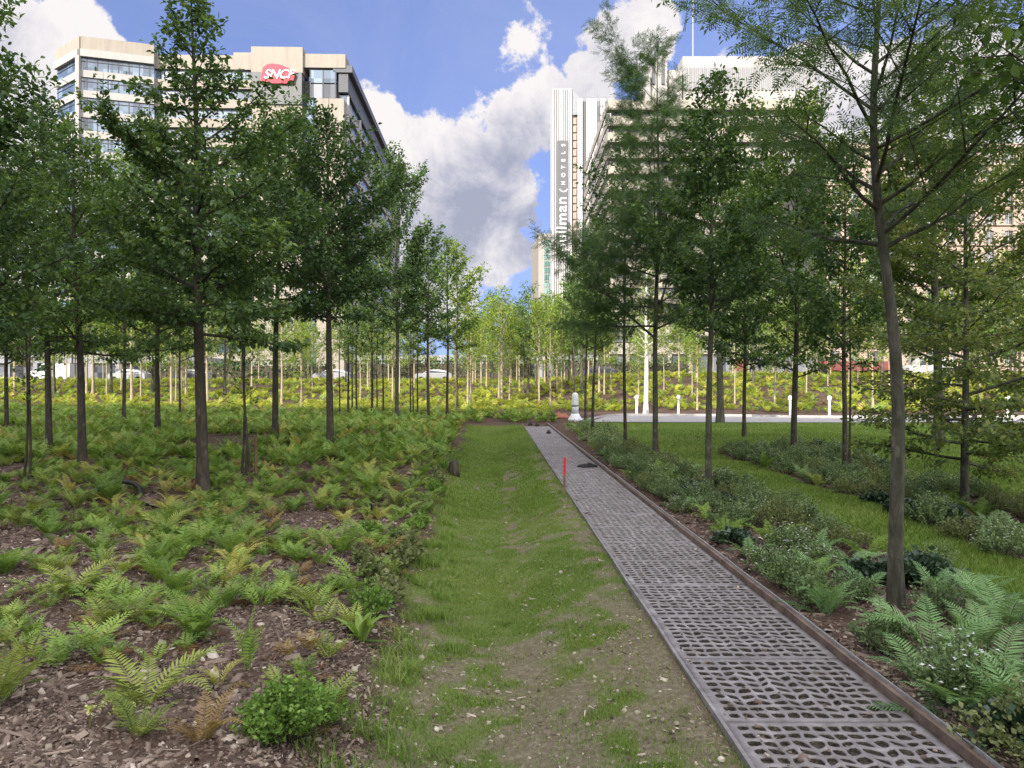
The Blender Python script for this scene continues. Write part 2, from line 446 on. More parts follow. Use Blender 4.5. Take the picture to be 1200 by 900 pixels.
def build_world():
    w = bpy.data.worlds.new('World'); SC.world = w; w.use_nodes = True
    nt = w.node_tree; nt.nodes.clear()
    out = N(nt, 'ShaderNodeOutputWorld'); bg = N(nt, 'ShaderNodeBackground'); bg.inputs[1].default_value = .15
    sky = N(nt, 'ShaderNodeTexSky', sky_type='NISHITA'); sky.sun_disc = False
    sky.sun_elevation = SUN_EL; sky.sun_rotation = SUN_AZ % (2*PI); sky.air_density = 1.0; sky.dust_density = .3; sky.ozone_density = 2.5
    D = N(nt, 'ShaderNodeTexCoord').outputs['Generated']
    lift = N(nt, 'ShaderNodeVectorMath', operation='MULTIPLY_ADD'); nt.links.new(D, lift.inputs[0]); lift.inputs[1].default_value = (1, 1, .8); lift.inputs[2].default_value = (0, 0, .38)
    nrm = N(nt, 'ShaderNodeVectorMath', operation='NORMALIZE'); nt.links.new(lift.outputs[0], nrm.inputs[0]); nt.links.new(nrm.outputs[0], sky.inputs['Vector'])
    def dvec(px, py):
        v = Vector(((px-HX)/F, 1, (HY-py)/F)); v.normalize(); return v
    # cloud coverage: soft blobs at fixed directions of the sky, broken up with fractal noise
    big = noise(nt, 7.0, 10, .62, D, .1)
    fine = noise(nt, 30, 8, .65, D, .2)
    def blob(px, py, r, soft=1.0):
        dd = N(nt, 'ShaderNodeVectorMath', operation='DISTANCE'); nt.links.new(D, dd.inputs[0]); dd.inputs[1].default_value = dvec(px, py)
        rr = r/F
        return math_(nt, 'MULTIPLY', math_(nt, 'SUBTRACT', 1.0, math_(nt, 'DIVIDE', dd.outputs['Value'], rr)), soft)
    def union(bl):
        v = None
        for b in bl:
            o = blob(*b)
            v = o if v is None else math_(nt, 'MAXIMUM', v, o)
        return v
    cover = union([(435, 150, 55), (490, 180, 65), (455, 240, 105), (560, 215, 95), (600, 160, 50), (640, 135, 50), (690, 118, 40), (520, 320, 70, .8),
                   (720, 52, 50), (760, 35, 40), (690, 80, 30), (860, 130, 70), (950, 120, 75), (1030, 130, 80), (1130, 120, 80), (1230, 140, 90), (1160, 80, 40, .6),
                   (10, 60, 75), (85, 45, 50), (-90, 90, 130), (40, 150, 90), (622, 42, 30, .25), (250, 300, 160), (-100, 300, 200), (560, 285, 70)])
    nz = math_(nt, 'ADD', math_(nt, 'MULTIPLY', math_(nt, 'SUBTRACT', big, .5), 1.25), math_(nt, 'MULTIPLY', math_(nt, 'SUBTRACT', fine, .5), .75))
    dens = math_(nt, 'ADD', cover, nz)
    mr = N(nt, 'ShaderNodeMapRange', interpolation_type='SMOOTHSTEP'); nt.links.new(dens, mr.inputs[0])
    mr.inputs[1].default_value = .10; mr.inputs[2].default_value = .24
    mask = mr.outputs[0]
    # body of the cloud: sunlit rims and tops are white, deep parts and undersides grey-lilac
    deep = union([(560, 240, 110, 1.2), (600, 190, 75, 1.2), (520, 300, 100), (640, 260, 100, 1.2), (720, 75, 60, .8), (690, 100, 35, .6), (20, 80, 55, .7), (560, 330, 60, .7), (1000, 160, 60, .5)])
    sh = math_(nt, 'ADD', math_(nt, 'MULTIPLY', math_(nt, 'ADD', deep, .12), .85), math_(nt, 'MULTIPLY', math_(nt, 'SUBTRACT', noise(nt, 12, 9, .66, D, .3), .5), 2.4))
    ccol = ramp(nt, sh, [(0, (2.75, 2.62, 2.62)), (.35, (2.35, 2.28, 2.4)), (.75, (1.55, 1.58, 1.88)), (1, (1.15, 1.22, 1.58))])
    thin = math_(nt, 'MULTIPLY', math_(nt, 'SUBTRACT', noise(nt, 3.2, 8, .7, D, 1.2), .42), .75, clamp=True)
    blue = mixc(nt, 1.0, sky.outputs[0], (SKYR, SKYG, SKYB), 'MULTIPLY')
    blue = mixc(nt, thin, blue, (1.5, 1.65, 2.4))
    front = mixc(nt, mask, blue, ccol)
    # unseen bright cloud, added behind and above the viewer to light the shaded foreground
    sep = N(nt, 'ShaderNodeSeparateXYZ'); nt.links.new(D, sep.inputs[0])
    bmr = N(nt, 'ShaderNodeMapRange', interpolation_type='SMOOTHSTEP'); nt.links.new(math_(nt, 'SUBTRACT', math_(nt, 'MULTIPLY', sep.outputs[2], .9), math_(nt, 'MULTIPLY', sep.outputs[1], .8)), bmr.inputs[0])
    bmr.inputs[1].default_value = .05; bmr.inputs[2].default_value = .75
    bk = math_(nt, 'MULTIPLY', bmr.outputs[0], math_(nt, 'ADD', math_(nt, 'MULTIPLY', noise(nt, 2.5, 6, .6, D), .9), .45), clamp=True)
    fin = mixc(nt, bk, front, FILL_CLOUD)
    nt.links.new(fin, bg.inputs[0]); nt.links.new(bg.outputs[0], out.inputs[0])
SKYR, SKYG, SKYB = .90, .74, .84
FILL_CLOUD = (9.0, 8.7, 8.8)
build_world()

# ------------------------------------------------------------------ ground
def graded(lo, hi, fine_lo, fine_hi, step, g=1.09):
    a = list(np.arange(fine_lo, fine_hi, step))
    s = step; x = a[-1]; up = []
    while x < hi: s *= g; x += s; up.append(x)
    s = step; x = a[0]; dn = []
    while x > lo: s *= g; x -= s; dn.append(x)
    return np.array(dn[::-1] + a + up)
gx = graded(-700, 700, -5, 6, .07, 1.055); gy = graded(-150, 1500, 1.5, 14, .07, 1.04)
X, Y = np.meshgrid(gx, gy)
Z = hz(X, Y)
Z += (vnoise(X, Y, .16, 8)-.5)*.022*(Y < 20)*(np.abs(X-path_c(Y)) > .52)
Z -= (.05*((np.abs(X-path_c(Y)) < .46) & (Y > 0) & (Y < 29.2)))
nx, ny = len(gx), len(gy)
ii = np.arange(nx*ny).reshape(ny, nx)
Fq = np.stack([ii[:-1, :-1], ii[:-1, 1:], ii[1:, 1:], ii[1:, :-1]], -1).reshape(-1, 4)
lm = lawn_mask(X, Y)
# bare soil patches in the swale: centre line, verge beside the path, near foreground
xs = .10-.02*Y
bare = np.exp(-((X-xs-.12)/.16)**2)*(.55+.6*(vnoise(X, Y, .8, 11)-.4)) + np.exp(-((path_c(Y)-.58-X)/.16)**2)*.75 + .85*smooth(6.6, 3.2, Y)
bare += (vnoise(X, Y, .45, 12)-.5)*.9 + (vnoise(X, Y, .12, 13)-.5)*1.5
bare = smooth(.15, .95, bare)*(X < path_c(Y)) * (1-smooth(14, 20, Y)*.6)
def groundmat():
    m, nt, out = nmat('ground')
    P = posco(nt)
    A = lambda n: N(nt, 'ShaderNodeAttribute', attribute_name=n).outputs['Fac']
    n1 = noise(nt, 28, 7, .7, P, .5); n2 = noise(nt, 3, 5, .6, P); n3 = noise(nt, 90, 4, .7, P)
    mulch = mixc(nt, ramp(nt, n2, [(.35, (0,)*3), (.7, (.7,)*3)]), ramp(nt, n1, [(.3, (.030, .020, .017)), (.5, (.075, .052, .042)), (.7, (.17, .125, .10))]), (.085, .055, .035))
    soil = ramp(nt, n1, [(.25, (.085, .075, .045)), (.5, (.15, .128, .088)), (.75, (.26, .225, .175))])
    green = ramp(nt, n1, [(.25, (.075, .105, .03)), (.6, (.14, .17, .055))])
    c = mixc(nt, A('lawn'), mulch, mixc(nt, A('bare'), green, soil))
    p = N(nt, 'ShaderNodeBsdfPrincipled'); nt.links.new(c, p.inputs['Base Color']); p.inputs['Roughness'].default_value = .95; p.inputs['Specular IOR Level'].default_value = .1
    b = N(nt, 'ShaderNodeBump'); b.inputs['Strength'].default_value = .8; b.inputs['Distance'].default_value = .02
    nt.links.new(math_(nt, 'ADD', n1, math_(nt, 'MULTIPLY', n3, .5)), b.inputs['Height']); nt.links.new(b.outputs[0], p.inputs['Normal'])
    nt.links.new(p.outputs[0], out.inputs[0]); return m
M['ground'] = groundmat()
g = new_obj('ground', np_mesh('ground', np.stack([X, Y, Z], -1).reshape(-1, 3), Fq, M['ground'], {'lawn': lm.ravel(), 'bare': bare.ravel()}, True))
tag(g, kind='structure')

# ------------------------------------------------------------------ slab path with pierced concrete slabs
def concrete(name, c1, c2, c3, sc=9):
    m, nt, out = nmat(name); P = posco(nt)
    f = noise(nt, sc, 7, .65, P); g_ = noise(nt, 130, 3, .6, P); h = noise(nt, 1.3, 3, .5, P)
    c = ramp(nt, f, [(.3, c1), (.55, c2), (.75, c3)])
    c = mixc(nt, ramp(nt, g_, [(.5, (0,)*3), (.75, (.35,)*3)]), c, tuple(v*.5 for v in c2))
    c = mixc(nt, ramp(nt, h, [(.4, (0,)*3), (.75, (.4,)*3)]), c, (c1[0]*.9, c1[1]*.8, c1[2]*.7))
    p = N(nt, 'ShaderNodeBsdfPrincipled'); nt.links.new(c, p.inputs['Base Color']); p.inputs['Roughness'].default_value = .8; p.inputs['Specular IOR Level'].default_value = .25
    b = N(nt, 'ShaderNodeBump'); b.inputs['Strength'].default_value = .5; b.inputs['Distance'].default_value = .004
    nt.links.new(g_, b.inputs['Height']); nt.links.new(b.outputs[0], p.inputs['Normal'])
    nt.links.new(p.outputs[0], out.inputs[0]); return m
M['slab'] = concrete('slab', (.12, .112, .113), (.22, .208, .212), (.34, .322, .328))
M['slabfill'] = surf('slabfill', (.014, .011, .010), (.10, .085, .07), 60, .95, .8, 80)
M['flag'] = concrete('flag', (.30, .28, .27), (.40, .385, .38), (.5, .48, .47), 3)
PW = .90; SL = .79; NXC, NYC = 12, 10
Y0 = 3.47 - SL*3
rng = np.random.default_rng(5)
Vs, Qs, QM = [], [], []; nb = 0
def addv(v):
    global nb
    Vs.append(v); nb += len(v); return nb-len(v)
for k in range(33):
    ya = Y0+k*SL+.004; yb = Y0+(k+1)*SL-.004; bx = .032; by = .022
    ztop = .012 + rng.uniform(-.003, .003)
    u = np.linspace(0, 1, NXC+1); v = np.linspace(0, 1, NYC+1)
    U, W = np.meshgrid(u, v)
    inner = np.ones_like(U); inner[0] = inner[-1] = 0; inner[:, 0] = 0; inner[:, -1] = 0
    wx = 1-abs(2*U-1)**3
    r2 = np.random.default_rng(40+(k % 9))
    jx = r2.uniform(-.22, .22, U.shape); jy = r2.uniform(-.2, .2, U.shape)
    du = (jx+.0)/NXC*inner; dv = (jy + (.06+.18*smooth(.3, .9, np.sin(W*PI)))*np.where((np.arange(NXC+1) % 2)[None, :] > 0, 1, -1)*wx)/NYC*inner
    GX = -PW/2+bx+(U+du)*(PW-2*bx); GY = ya+by+(W+dv)*(yb-ya-2*by)
    ox = path_c((ya+yb)/2)
    Vc = []
    for j in range(NYC):
        for i in range(NXC):
            c = np.array([[GX[j, i], GY[j, i]], [GX[j, i+1], GY[j, i+1]], [GX[j+1, i+1], GY[j+1, i+1]], [GX[j+1, i], GY[j+1, i]]])
            mid = (c+np.roll(c, -1, 0))/2
            b8 = np.empty((8, 2)); b8[0::2] = c; b8[1::2] = mid
            ctr = c.mean(0)
            s8 = np.where(np.arange(8) % 2 == 0, .76, .94)[:, None]*rng.uniform(.88, 1.06)
            h8 = ctr+(b8-ctr)*s8*np.array([1, .94]); i8 = ctr+(h8-ctr)*.90
            V = np.concatenate([np.c_[b8, np.full(8, ztop)], np.c_[h8, np.full(8, ztop)], np.c_[i8, np.full(8, ztop-.006)], np.c_[i8*.96+ctr*.04, np.full(8, -.03)]])
            V[:, 0] += ox + .0225*((ya+yb)/2-V[:, 1])
            o = addv(V)
            for r_ in range(3):
                for q in range(8): Qs.append((o+r_*8+q, o+r_*8+(q+1) % 8, o+(r_+1)*8+(q+1) % 8, o+(r_+1)*8+q)); QM.append(1 if r_ == 2 else 0)
    # border strips and outer sides
    x0, x1 = -PW/2, PW/2; xi0, xi1 = x0+bx, x1-bx; yi0, yi1 = ya+by, yb-by
    ring = [(x0, ya), (x1, ya), (x1, yb), (x0, yb)]; rin = [(xi0, yi0), (xi1, yi0), (xi1, yi1), (xi0, yi1)]
    V = np.array([(*p, ztop) for p in ring]+[(*p, ztop) for p in rin]+[(*p, -.03) for p in ring])
    V[:, 0] += ox + .0225*((ya+yb)/2-V[:, 1]); o = addv(V)
    for q in range(4):
        Qs.append((o+q, o+(q+1) % 4, o+4+(q+1) % 4, o+4+q)); Qs.append((o+8+q, o+8+(q+1) % 4, o+(q+1) % 4, o+q)); QM.extend([0, 0])
pth = new_obj('path', np_mesh('path', np.concatenate(Vs), np.array(Qs), [M['slab'], M['slabfill']], mat_idx=QM))
tag(pth, kind='structure')
yy = np.linspace(Y0, Y0+33*SL, 200); cc = path_c(yy)
V = np.concatenate([np.c_[cc-.47, yy, np.full(200, -.010)], np.c_[cc+.47, yy, np.full(200, -.010)]])
Fq = np.array([(i, 200+i, 201+i, i+1) for i in range(199)])
fl = new_obj('path_bedding', np_mesh('path_bedding', V, Fq, M['slabfill'])); tag(fl, kind='structure')
# dark gritty fill and small stones lying in the holes and on the slabs
def chips(name, n, fx, size, aspect, mat, seed, zoff=0.0, flat=.35, tintp=1.0, hfun=None, T=T_CHIP):
    rng = np.random.default_rng(seed)
    x, y = fx(rng, n)
    n = len(x)
    z = (hz(x, y) if hfun is None else hfun(x, y)) + zoff
    L = size*rng.lognormal(0, .45, n); Wd = L*rng.uniform(*aspect, n); H_ = Wd*rng.uniform(.25, .7, n)
    D = norm(np.c_[rng.normal(0, 1, n), rng.normal(0, 1, n), rng.normal(0, flat, n)]); Nn = norm(np.c_[rng.normal(0, .3, (n, 2)), np.ones(n)])
    V, Fs = place(T, F_CHIP, np.c_[x, y, z], D, Nn, np.c_[Wd, L, H_])
    t = np.clip(rng.beta(1.6, 2.2, n)*tintp, 0, 1)
    return new_obj(name, np_mesh(name, V, Fs, M[mat], np.repeat(t, 8)))
def on_path(rng, n):
    y = 2.6+9*rng.uniform(0, 1, n)**1.7; return path_c(y)+rng.uniform(-.44, .44, n), y
o = chips('gravel', 2600, on_path, .011, (.5, 1), 'chip', 21, hfun=lambda x, y: np.full(len(x), -.010)); tag(o, kind='stuff')
o = chips('leaf_litter', 420, lambda r, n: (path_c(y_ := 2.6+14*r.uniform(0, 1, n)**1.3)+.44*np.sign(r.uniform(-1, 1, n))*r.uniform(0, 1, n)**.4, y_), .016, (.15, .6), 'chip', 22, hfun=lambda x, y: np.full(len(x), .016), tintp=1.3, flat=.05); tag(o, kind='stuff')
def strip(name, xo0, xo1, z0, z1, y0, y1, mat, n=60, wob=.0):
    ys = np.linspace(y0, y1, n); mb = MB()
    for i in range(n-1):
        a, b = ys[i], ys[i+1]
        ca, cb_ = float(path_c(a)), float(path_c(b)); w = wob*math.sin(i*1.7); w2 = wob*math.sin((i+1)*1.7)
        v = [(ca+xo0+w, a, z0), (ca+xo1+w, a, z0), (cb_+xo1+w2, b, z0), (cb_+xo0+w2, b, z0), (ca+xo0+w, a, z1), (ca+xo1+w, a, z1), (cb_+xo1+w2, b, z1), (cb_+xo0+w2, b, z1)]
        mb.add(v, [(4, 5, 6, 7), (0, 1, 5, 4), (2, 3, 7, 6), (1, 2, 6, 5), (3, 0, 4, 7)])
    return mb.build(name, M[mat])
M['board'] = surf('board', (.08, .055, .042), (.19, .14, .112), 7, .8, .5, 40)
M['galv'] = surf('galv', (.32, .33, .34), (.5, .51, .52), 30, .45, .1, metal=.6, spec=.5)
tag(strip('kerb', .462, .492, -.04, .052, 1.2, 29.0, 'board', 60, .003), kind='structure')
tag(strip('kerb_trim', .494, .502, -.04, .066, 1.2, 29.0, 'galv', 60, .003), kind='structure')
tag(strip('kerb_flush', -.474, -.455, -.04, .014, 1.2, 29.0, 'slab', 60, .003), kind='structure')

# ------------------------------------------------------------------ far paved road and its kerb
M['road'] = concrete('road', (.24, .235, .235), (.32, .315, .32), (.38, .375, .38), 2)
def ribbon(name, near, far, z, mat, thick=0.0):
    n = len(near); V = [(*p, hz1(*p)+z) for p in near]+[(*p, hz1(*p)+z) for p in far]
    Fq = [(i, i+1, n+i+1, n+i) for i in range(n-1)]
    if thick:
        V += [(*p, hz1(*p)-.02) for p in near]; Fq += [(2*n+i, 2*n+i+1, i+1, i) for i in range(n-1)]
    me = bpy.data.meshes.new(name); me.from_pydata(V, [], Fq); me.materials.append(M[mat]); return new_obj(name, me)
rx = np.linspace(2.6, 60, 70)
near = [(x, 29.9+.6*smooth(9, 2, x)+.02*max(0, x-12)) for x in rx]
far = [(x, 29.9+.6*float(smooth(9, 2, x))+.02*max(0, x-12) + .3 + 5.6*float(smooth(2.4, 5.5, x))*(1-.35*float(smooth(9, 15, x)))) for x in rx]
tag(ribbon('road', near, far, .012, 'road'), kind='structure')
far2 = [(x, y+.16) for x, y in far]
tag(ribbon('road_kerb', far, far2, .11, 'flag', .1), kind='structure')

# ------------------------------------------------------------------ mulch, gravel, twigs, grass
def in_view(x, y, pad=.5): return (np.abs(x) < .71*y+pad)
def bed_pts(rng, n, y0=2.7, y1=12, p=1.5):
    y = y0+(y1-y0)*rng.uniform(0, 1, n)**p; x = rng.uniform(-1, 1, n)*(.71*y+.3)
    k = (lawn_mask(x, y) < .45) & (np.abs(x-path_c(y)) > .53); return x[k], y[k]
o = chips('mulch', 135000, lambda r, n: bed_pts(r, n, 2.7, 9.5, 1.5), .025, (.16, .42), 'chip', 3, flat=.28); tag(o, kind='stuff')
o = chips('mulch_debris', 16000, lambda r, n: bed_pts(r, n, 6, 18, 1.2), .065, (.16, .4), 'chip', 4, flat=.25); tag(o, kind='stuff')
def sw_pts(rng, n):
    y = 2.7+10*rng.uniform(0, 1, n)**1.8; x = rng.uniform(-1.2, 1.1, n)
    k = (x < path_c(y)-.5) & (x > -1.1-.04*y) & (rng.uniform(0, 1, n) < vnoise(x, y, .7, 31)); return x[k], y[k]
o = chips('gravel_stones', 6000, sw_pts, .011, (.5, 1), 'pebble', 6, flat=.2); tag(o, kind='stuff')
o = chips('gravel_flints', 1000, lambda r, n: bed_pts(r, n, 2.8, 9, 1.4), .019, (.5, 1), 'pebble', 7, zoff=.004, flat=.2); tag(o, kind='stuff')
o = chips('twig_litter', 900, lambda r, n: bed_pts(r, n, 2.8, 8, 1.4), .085, (.035, .07), 'chip', 8, zoff=.012, flat=.15, tintp=1.1); tag(o, kind='stuff')
o = chips('twig_debris', 3000, sw_pts, .028, (.06, .2), 'chip', 9, zoff=.004, flat=.08, tintp=1.6); tag(o, kind='stuff')

o = chips('soil_crumbs', 9000, sw_pts, .008, (.6, 1), 'chip', 23, flat=.2, tintp=.9); tag(o, kind='stuff')
def blades(name, x, y, h, w, seed, lean=.45, tshift=0.0, mat='grass'):
    rng = np.random.default_rng(seed); n = len(x)
    z = hz(x, y)-.004
    a = rng.uniform(0, 2*PI, n); h = h*rng.uniform(.5, 1.35, n)
    side = np.c_[np.cos(a), np.sin(a), np.zeros(n)]; fw = np.c_[-np.sin(a), np.cos(a), np.zeros(n)]
    ln = rng.uniform(.05, lean*2, n)*h
    B = np.c_[x, y, z]; w = w*rng.uniform(.7, 1.3, n)
    m_ = B+fw*(ln*.35)[:, None]+np.c_[np.zeros((n, 2)), h*.6]; t = B+fw*ln[:, None]+np.c_[np.zeros((n, 2)), h]
    V = np.stack([B-side*w[:, None]/2, B+side*w[:, None]/2, m_+side*w[:, None]*.4, m_-side*w[:, None]*.4, t], 1).reshape(-1, 3)
    k = np.arange(n)*5
    tint = np.clip(rng.normal(.42, .17, n)+(vnoise(x, y, 1.1, 41)-.5)*.5+tshift+(rng.uniform(0, 1, n) > .95)*.5, 0, 1)
    return new_obj(name, np_mesh(name, V, [np.stack([k, k+1, k+2, k+3], 1), np.stack([k+3, k+2, k+4], 1)], M[mat], np.repeat(tint, 5)))
def bare_f(x, y):
    xs = .10-.02*y
    b = np.exp(-((x-xs-.12)/.16)**2)*(.55+.6*(vnoise(x, y, .8, 11)-.4)) + np.exp(-((path_c(y)-.58-x)/.16)**2)*.75 + .85*smooth(6.6, 3.2, y)
    b += (vnoise(x, y, .45, 12)-.5)*.9 + (vnoise(x, y, .12, 13)-.5)*1.5
    return smooth(.15, .95, b)*(x < path_c(y))*(1-smooth(14, 20, y)*.6)
def grass_pts(rng, n, y0, y1, p, xl, xh):
    y = y0+(y1-y0)*rng.uniform(0, 1, n)**p; x = rng.uniform(xl, xh, n) if not callable(xl) else xl(y)+rng.uniform(0, 1, n)*(xh(y)-xl(y))
    k = in_view(x, y) & (rng.uniform(0, 1, n) < lawn_mask(x, y)*(1-.86*bare_f(x, y))); return x[k], y[k]
rg = np.random.default_rng(77)
lx = lambda y: -.8-.04*(y-3); hx = lambda y: path_c(y)-.47
x, y = grass_pts(rg, 340000, 2.7, 12, 1.45, lx, hx); tag(blades('grass', x, y, .022, .0028, 1), kind='stuff')
x, y = grass_pts(rg, 110000, 10, 29, 1.2, lx, hx); tag(blades('grass', x, y, .032, .0075, 2), kind='stuff')
x, y = grass_pts(rg, 90000, 5.2, 15, 1.3, 3.3, 4.8); tag(blades('grass', x, y, .055, .0055, 3, tshift=.10), kind='stuff')
x, y = grass_pts(rg, 230000, 8, 31, 1.1, lambda y: 2.4+0*y, lambda y: .72*y); tag(blades('grass', x, y, .05, .012, 4, tshift=.10), kind='stuff')
# longer weedy tufts along the bed edge and on the swale bank
def tuft_pts(rng, n):
    cy = 3+15*rng.uniform(0, 1, 90)**1.4; cx = -.62-.045*(cy-3)+rng.normal(0, .14, 90)
    i = rng.integers(0, 90, n); return cx[i]+rng.normal(0, .05, n), cy[i]+rng.normal(0, .05, n)
x, y = tuft_pts(rg, 11000); tag(blades('grass', x, y, .075, .0042, 5, .8), kind='stuff')
# ------------------------------------------------------------------ the trees, each at its own spot
LAND = []      # landmarks: (x, y, phrase, pixel x)
NTOT = 0
def tree_at(px, py, top, hw, cbp, tw, label, short=None, lean=0.0, seed=0, name='young_tree', rz=0.0, Y=None, group=None, **kw):
    """px,py base pixel; top pixel row of the crown; hw crown half width px; cbp row of lowest branches; tw trunk width px"""
    global NTOT
    if Y is None: X_, Y_ = gp(px, py)
    else: X_, Y_ = at(px, Y), Y
    z0 = hz1(X_, Y_)
    H = zt(top, Y_)-z0; cb = (zt(cbp, Y_)-z0)/H; r0 = tw/2/F*Y_; RR = hw/F*Y_
    me = make_tree(seed or int(px*7+py), H, r0*.80, cb, RR, lean=(lean/F*Y_, 0), **kw); NTOT += me[2]
    o = put_tree(me, X_, Y_, rz, name=name)
    tag(o, label, 'tree', group)
    if short: LAND.append((X_, Y_, short, px))
    return o
BR = dict(leaf='ovate', ls=.078, sp=.024, sec=.13, off=.065)
G1, G2 = 'young park trees in the planted bed', 'trees standing along the slab path'
# left side
tree_at(238, 590, -25, 132, 392, 18, 'tall dark broad-crowned tree with the thickest trunk left of the grass swale', 'the thickest left trunk', -12, 11, nprim=60, prof='spire', e0=2, e1=60, group=G1, **{**BR, 'sp': .021, 'ls': .082, 'off': .05}, curve=.35, wob=.02)
tree_at(387, 540, 140, 104, 372, 11.5, 'straight slender-trunked tree with a narrow tall crown nearest the swale', 'the straight slender trunk', -3, 12, nprim=50, prof='oval', e0=8, e1=64, group=G1, **{**BR, 'ls': .088, 'sp': .027}, wob=.015)
tree_at(97, 560, 150, 100, 412, 12.5, 'tree with a grey trunk leaning left as it rises, at far left bed', 'the leaning grey trunk', -16, 13, nprim=44, prof='oval', e0=5, e1=60, group=G1, lmat='leaf_mid', **BR)
tree_at(58, 540, 120, 92, 418, 10, 'slightly bowed tree standing just left of the leaning grey trunk', 'the bowed trunk', -10, 14, nprim=44, e0=5, e1=60, group=G1, **{**BR, 'ls': .085})
tree_at(-48, 625, -40, 128, 400, 14, 'tree whose trunk is out of frame, its leafy boughs hanging in at top left', None, 6, 15, nprim=60, prof='cone', e0=8, e1=60, group=G1, **BR)
tree_at(8, 515, 150, 90, 430, 6, 'thin tree at the far left edge behind the hazel stems', 'the left edge trunk', 0, 16, nprim=36, e0=5, e1=60, group=G1, lmat='leaf_mid', **{**BR, 'ls': .10, 'sp': .035})
tree_at(145, 498, 185, 80, 425, 5.5, 'smaller distant tree with pale forking lower branches left of the dark trunk', 'the pale forked trunk', 2, 17, nprim=40, e0=18, e1=60, group=G1, lmat='leaf_mid', **{**BR, 'ls': .12, 'sp': .045, 'sec': .2})
tree_at(185, 517, 140, 98, 415, 8, 'dark short-trunked tree standing in a ring of bare mulch', 'the trunk in bare mulch', 0, 18, nprim=46, e0=4, e1=60, group=G1, **{**BR, 'ls': .10, 'sp': .032, 'sec': .16})
tree_at(211, 490, 230, 60, 425, 3.5, 'slim far tree just left of the thickest trunk', None, 0, 19, nprim=32, e0=18, e1=60, group=G1, **{**BR, 'ls': .13, 'sp': .05, 'sec': .22})
tree_at(322, 527, 138, 100, 380, 10, 'gently curved grey-trunked tree between the thickest and the straight trunks', 'the curved grey trunk', 9, 20, nprim=54, prof='oval', e0=6, e1=64, group=G1, lmat='leaf_mid', **{**BR, 'ls': .095, 'sp': .028, 'sec': .15})
tree_at(465, 497, 205, 62, 392, 6.5, 'mid-distance tree with steep forking limbs left of the swale head', 'the steep-limbed trunk', -2, 21, nprim=42, prof='vase', e0=35, e1=70, group=G1, bark='bark_grey', **{**BR, 'ls': .12, 'sp': .042, 'sec': .2}, fork=[(.36, 20, 3.2, .7)])
tree_at(502, 497, 262, 44, 405, 5, 'straight small-crowned tree left of the swale head beyond the ferns', 'the small-crowned trunk', 0, 22, nprim=36, e0=20, e1=66, group=G1, **{**BR, 'ls': .125, 'sp': .045, 'sec': .2})
tree_at(524, 491, 280, 44, 410, 4.5, 'dark tree at the head of the swale, first of two close together', 'the swale-head trunk', 0, 23, nprim=36, e0=15, e1=62, group=G1, lmat='leaf_mid', **{**BR, 'ls': .13, 'sp': .048, 'sec': .22})
tree_at(536, 485, 285, 40, 415, 4, 'thin black-trunked tree just right of the swale-head tree', None, 0, 24, nprim=34, e0=20, e1=62, group=G1, lmat='leaf_fresh', **{**BR, 'ls': .14, 'sp': .055, 'sec': .25})
for i, (px, py, tp, hw, tw, lb) in enumerate([
        (398, 489, 300, 30, 2.2, 'hair-thin sapling just right of the straight trunk nearest the swale'),
        (408, 489, 285, 34, 3.6, 'dark sapling, leftmost of the trio right of the straight trunk'),
        (412.5, 487, 300, 30, 2.4, 'sapling in the middle of the trio right of the straight trunk'),
        (418, 489, 290, 34, 3, 'sapling slightly leaning, rightmost of the trio right of the straight trunk'),
        (436, 489, 262, 40, 4, 'young tree midway between the straight trunk and the steep-limbed tree'),
        (442, 486, 310, 26, 2.2, 'thin sapling, first of a pair left of the steep-limbed tree'),
        (449, 487, 300, 26, 2.8, 'thin sapling, second of a pair left of the steep-limbed tree'),
        (481, 492, 300, 26, 2.4, 'thin sapling right of the steep-limbed tree, leftmost of three'),
        (484.5, 490, 315, 24, 2.2, 'thin sapling right of the steep-limbed tree, middle of three'),
        (489.5, 490, 300, 28, 2.6, 'thin sapling right of the steep-limbed tree, rightmost of three')]):
    tree_at(px, py, tp, hw, 418, tw, lb, None, random.Random(i).uniform(-2, 2), 30+i, name='sapling', nprim=22, e0=20, e1=66, group='thin dark saplings beyond the left fern bed', lmat='leaf_mid', **{**BR, 'ls': .13, 'sp': .055, 'sec': .25})
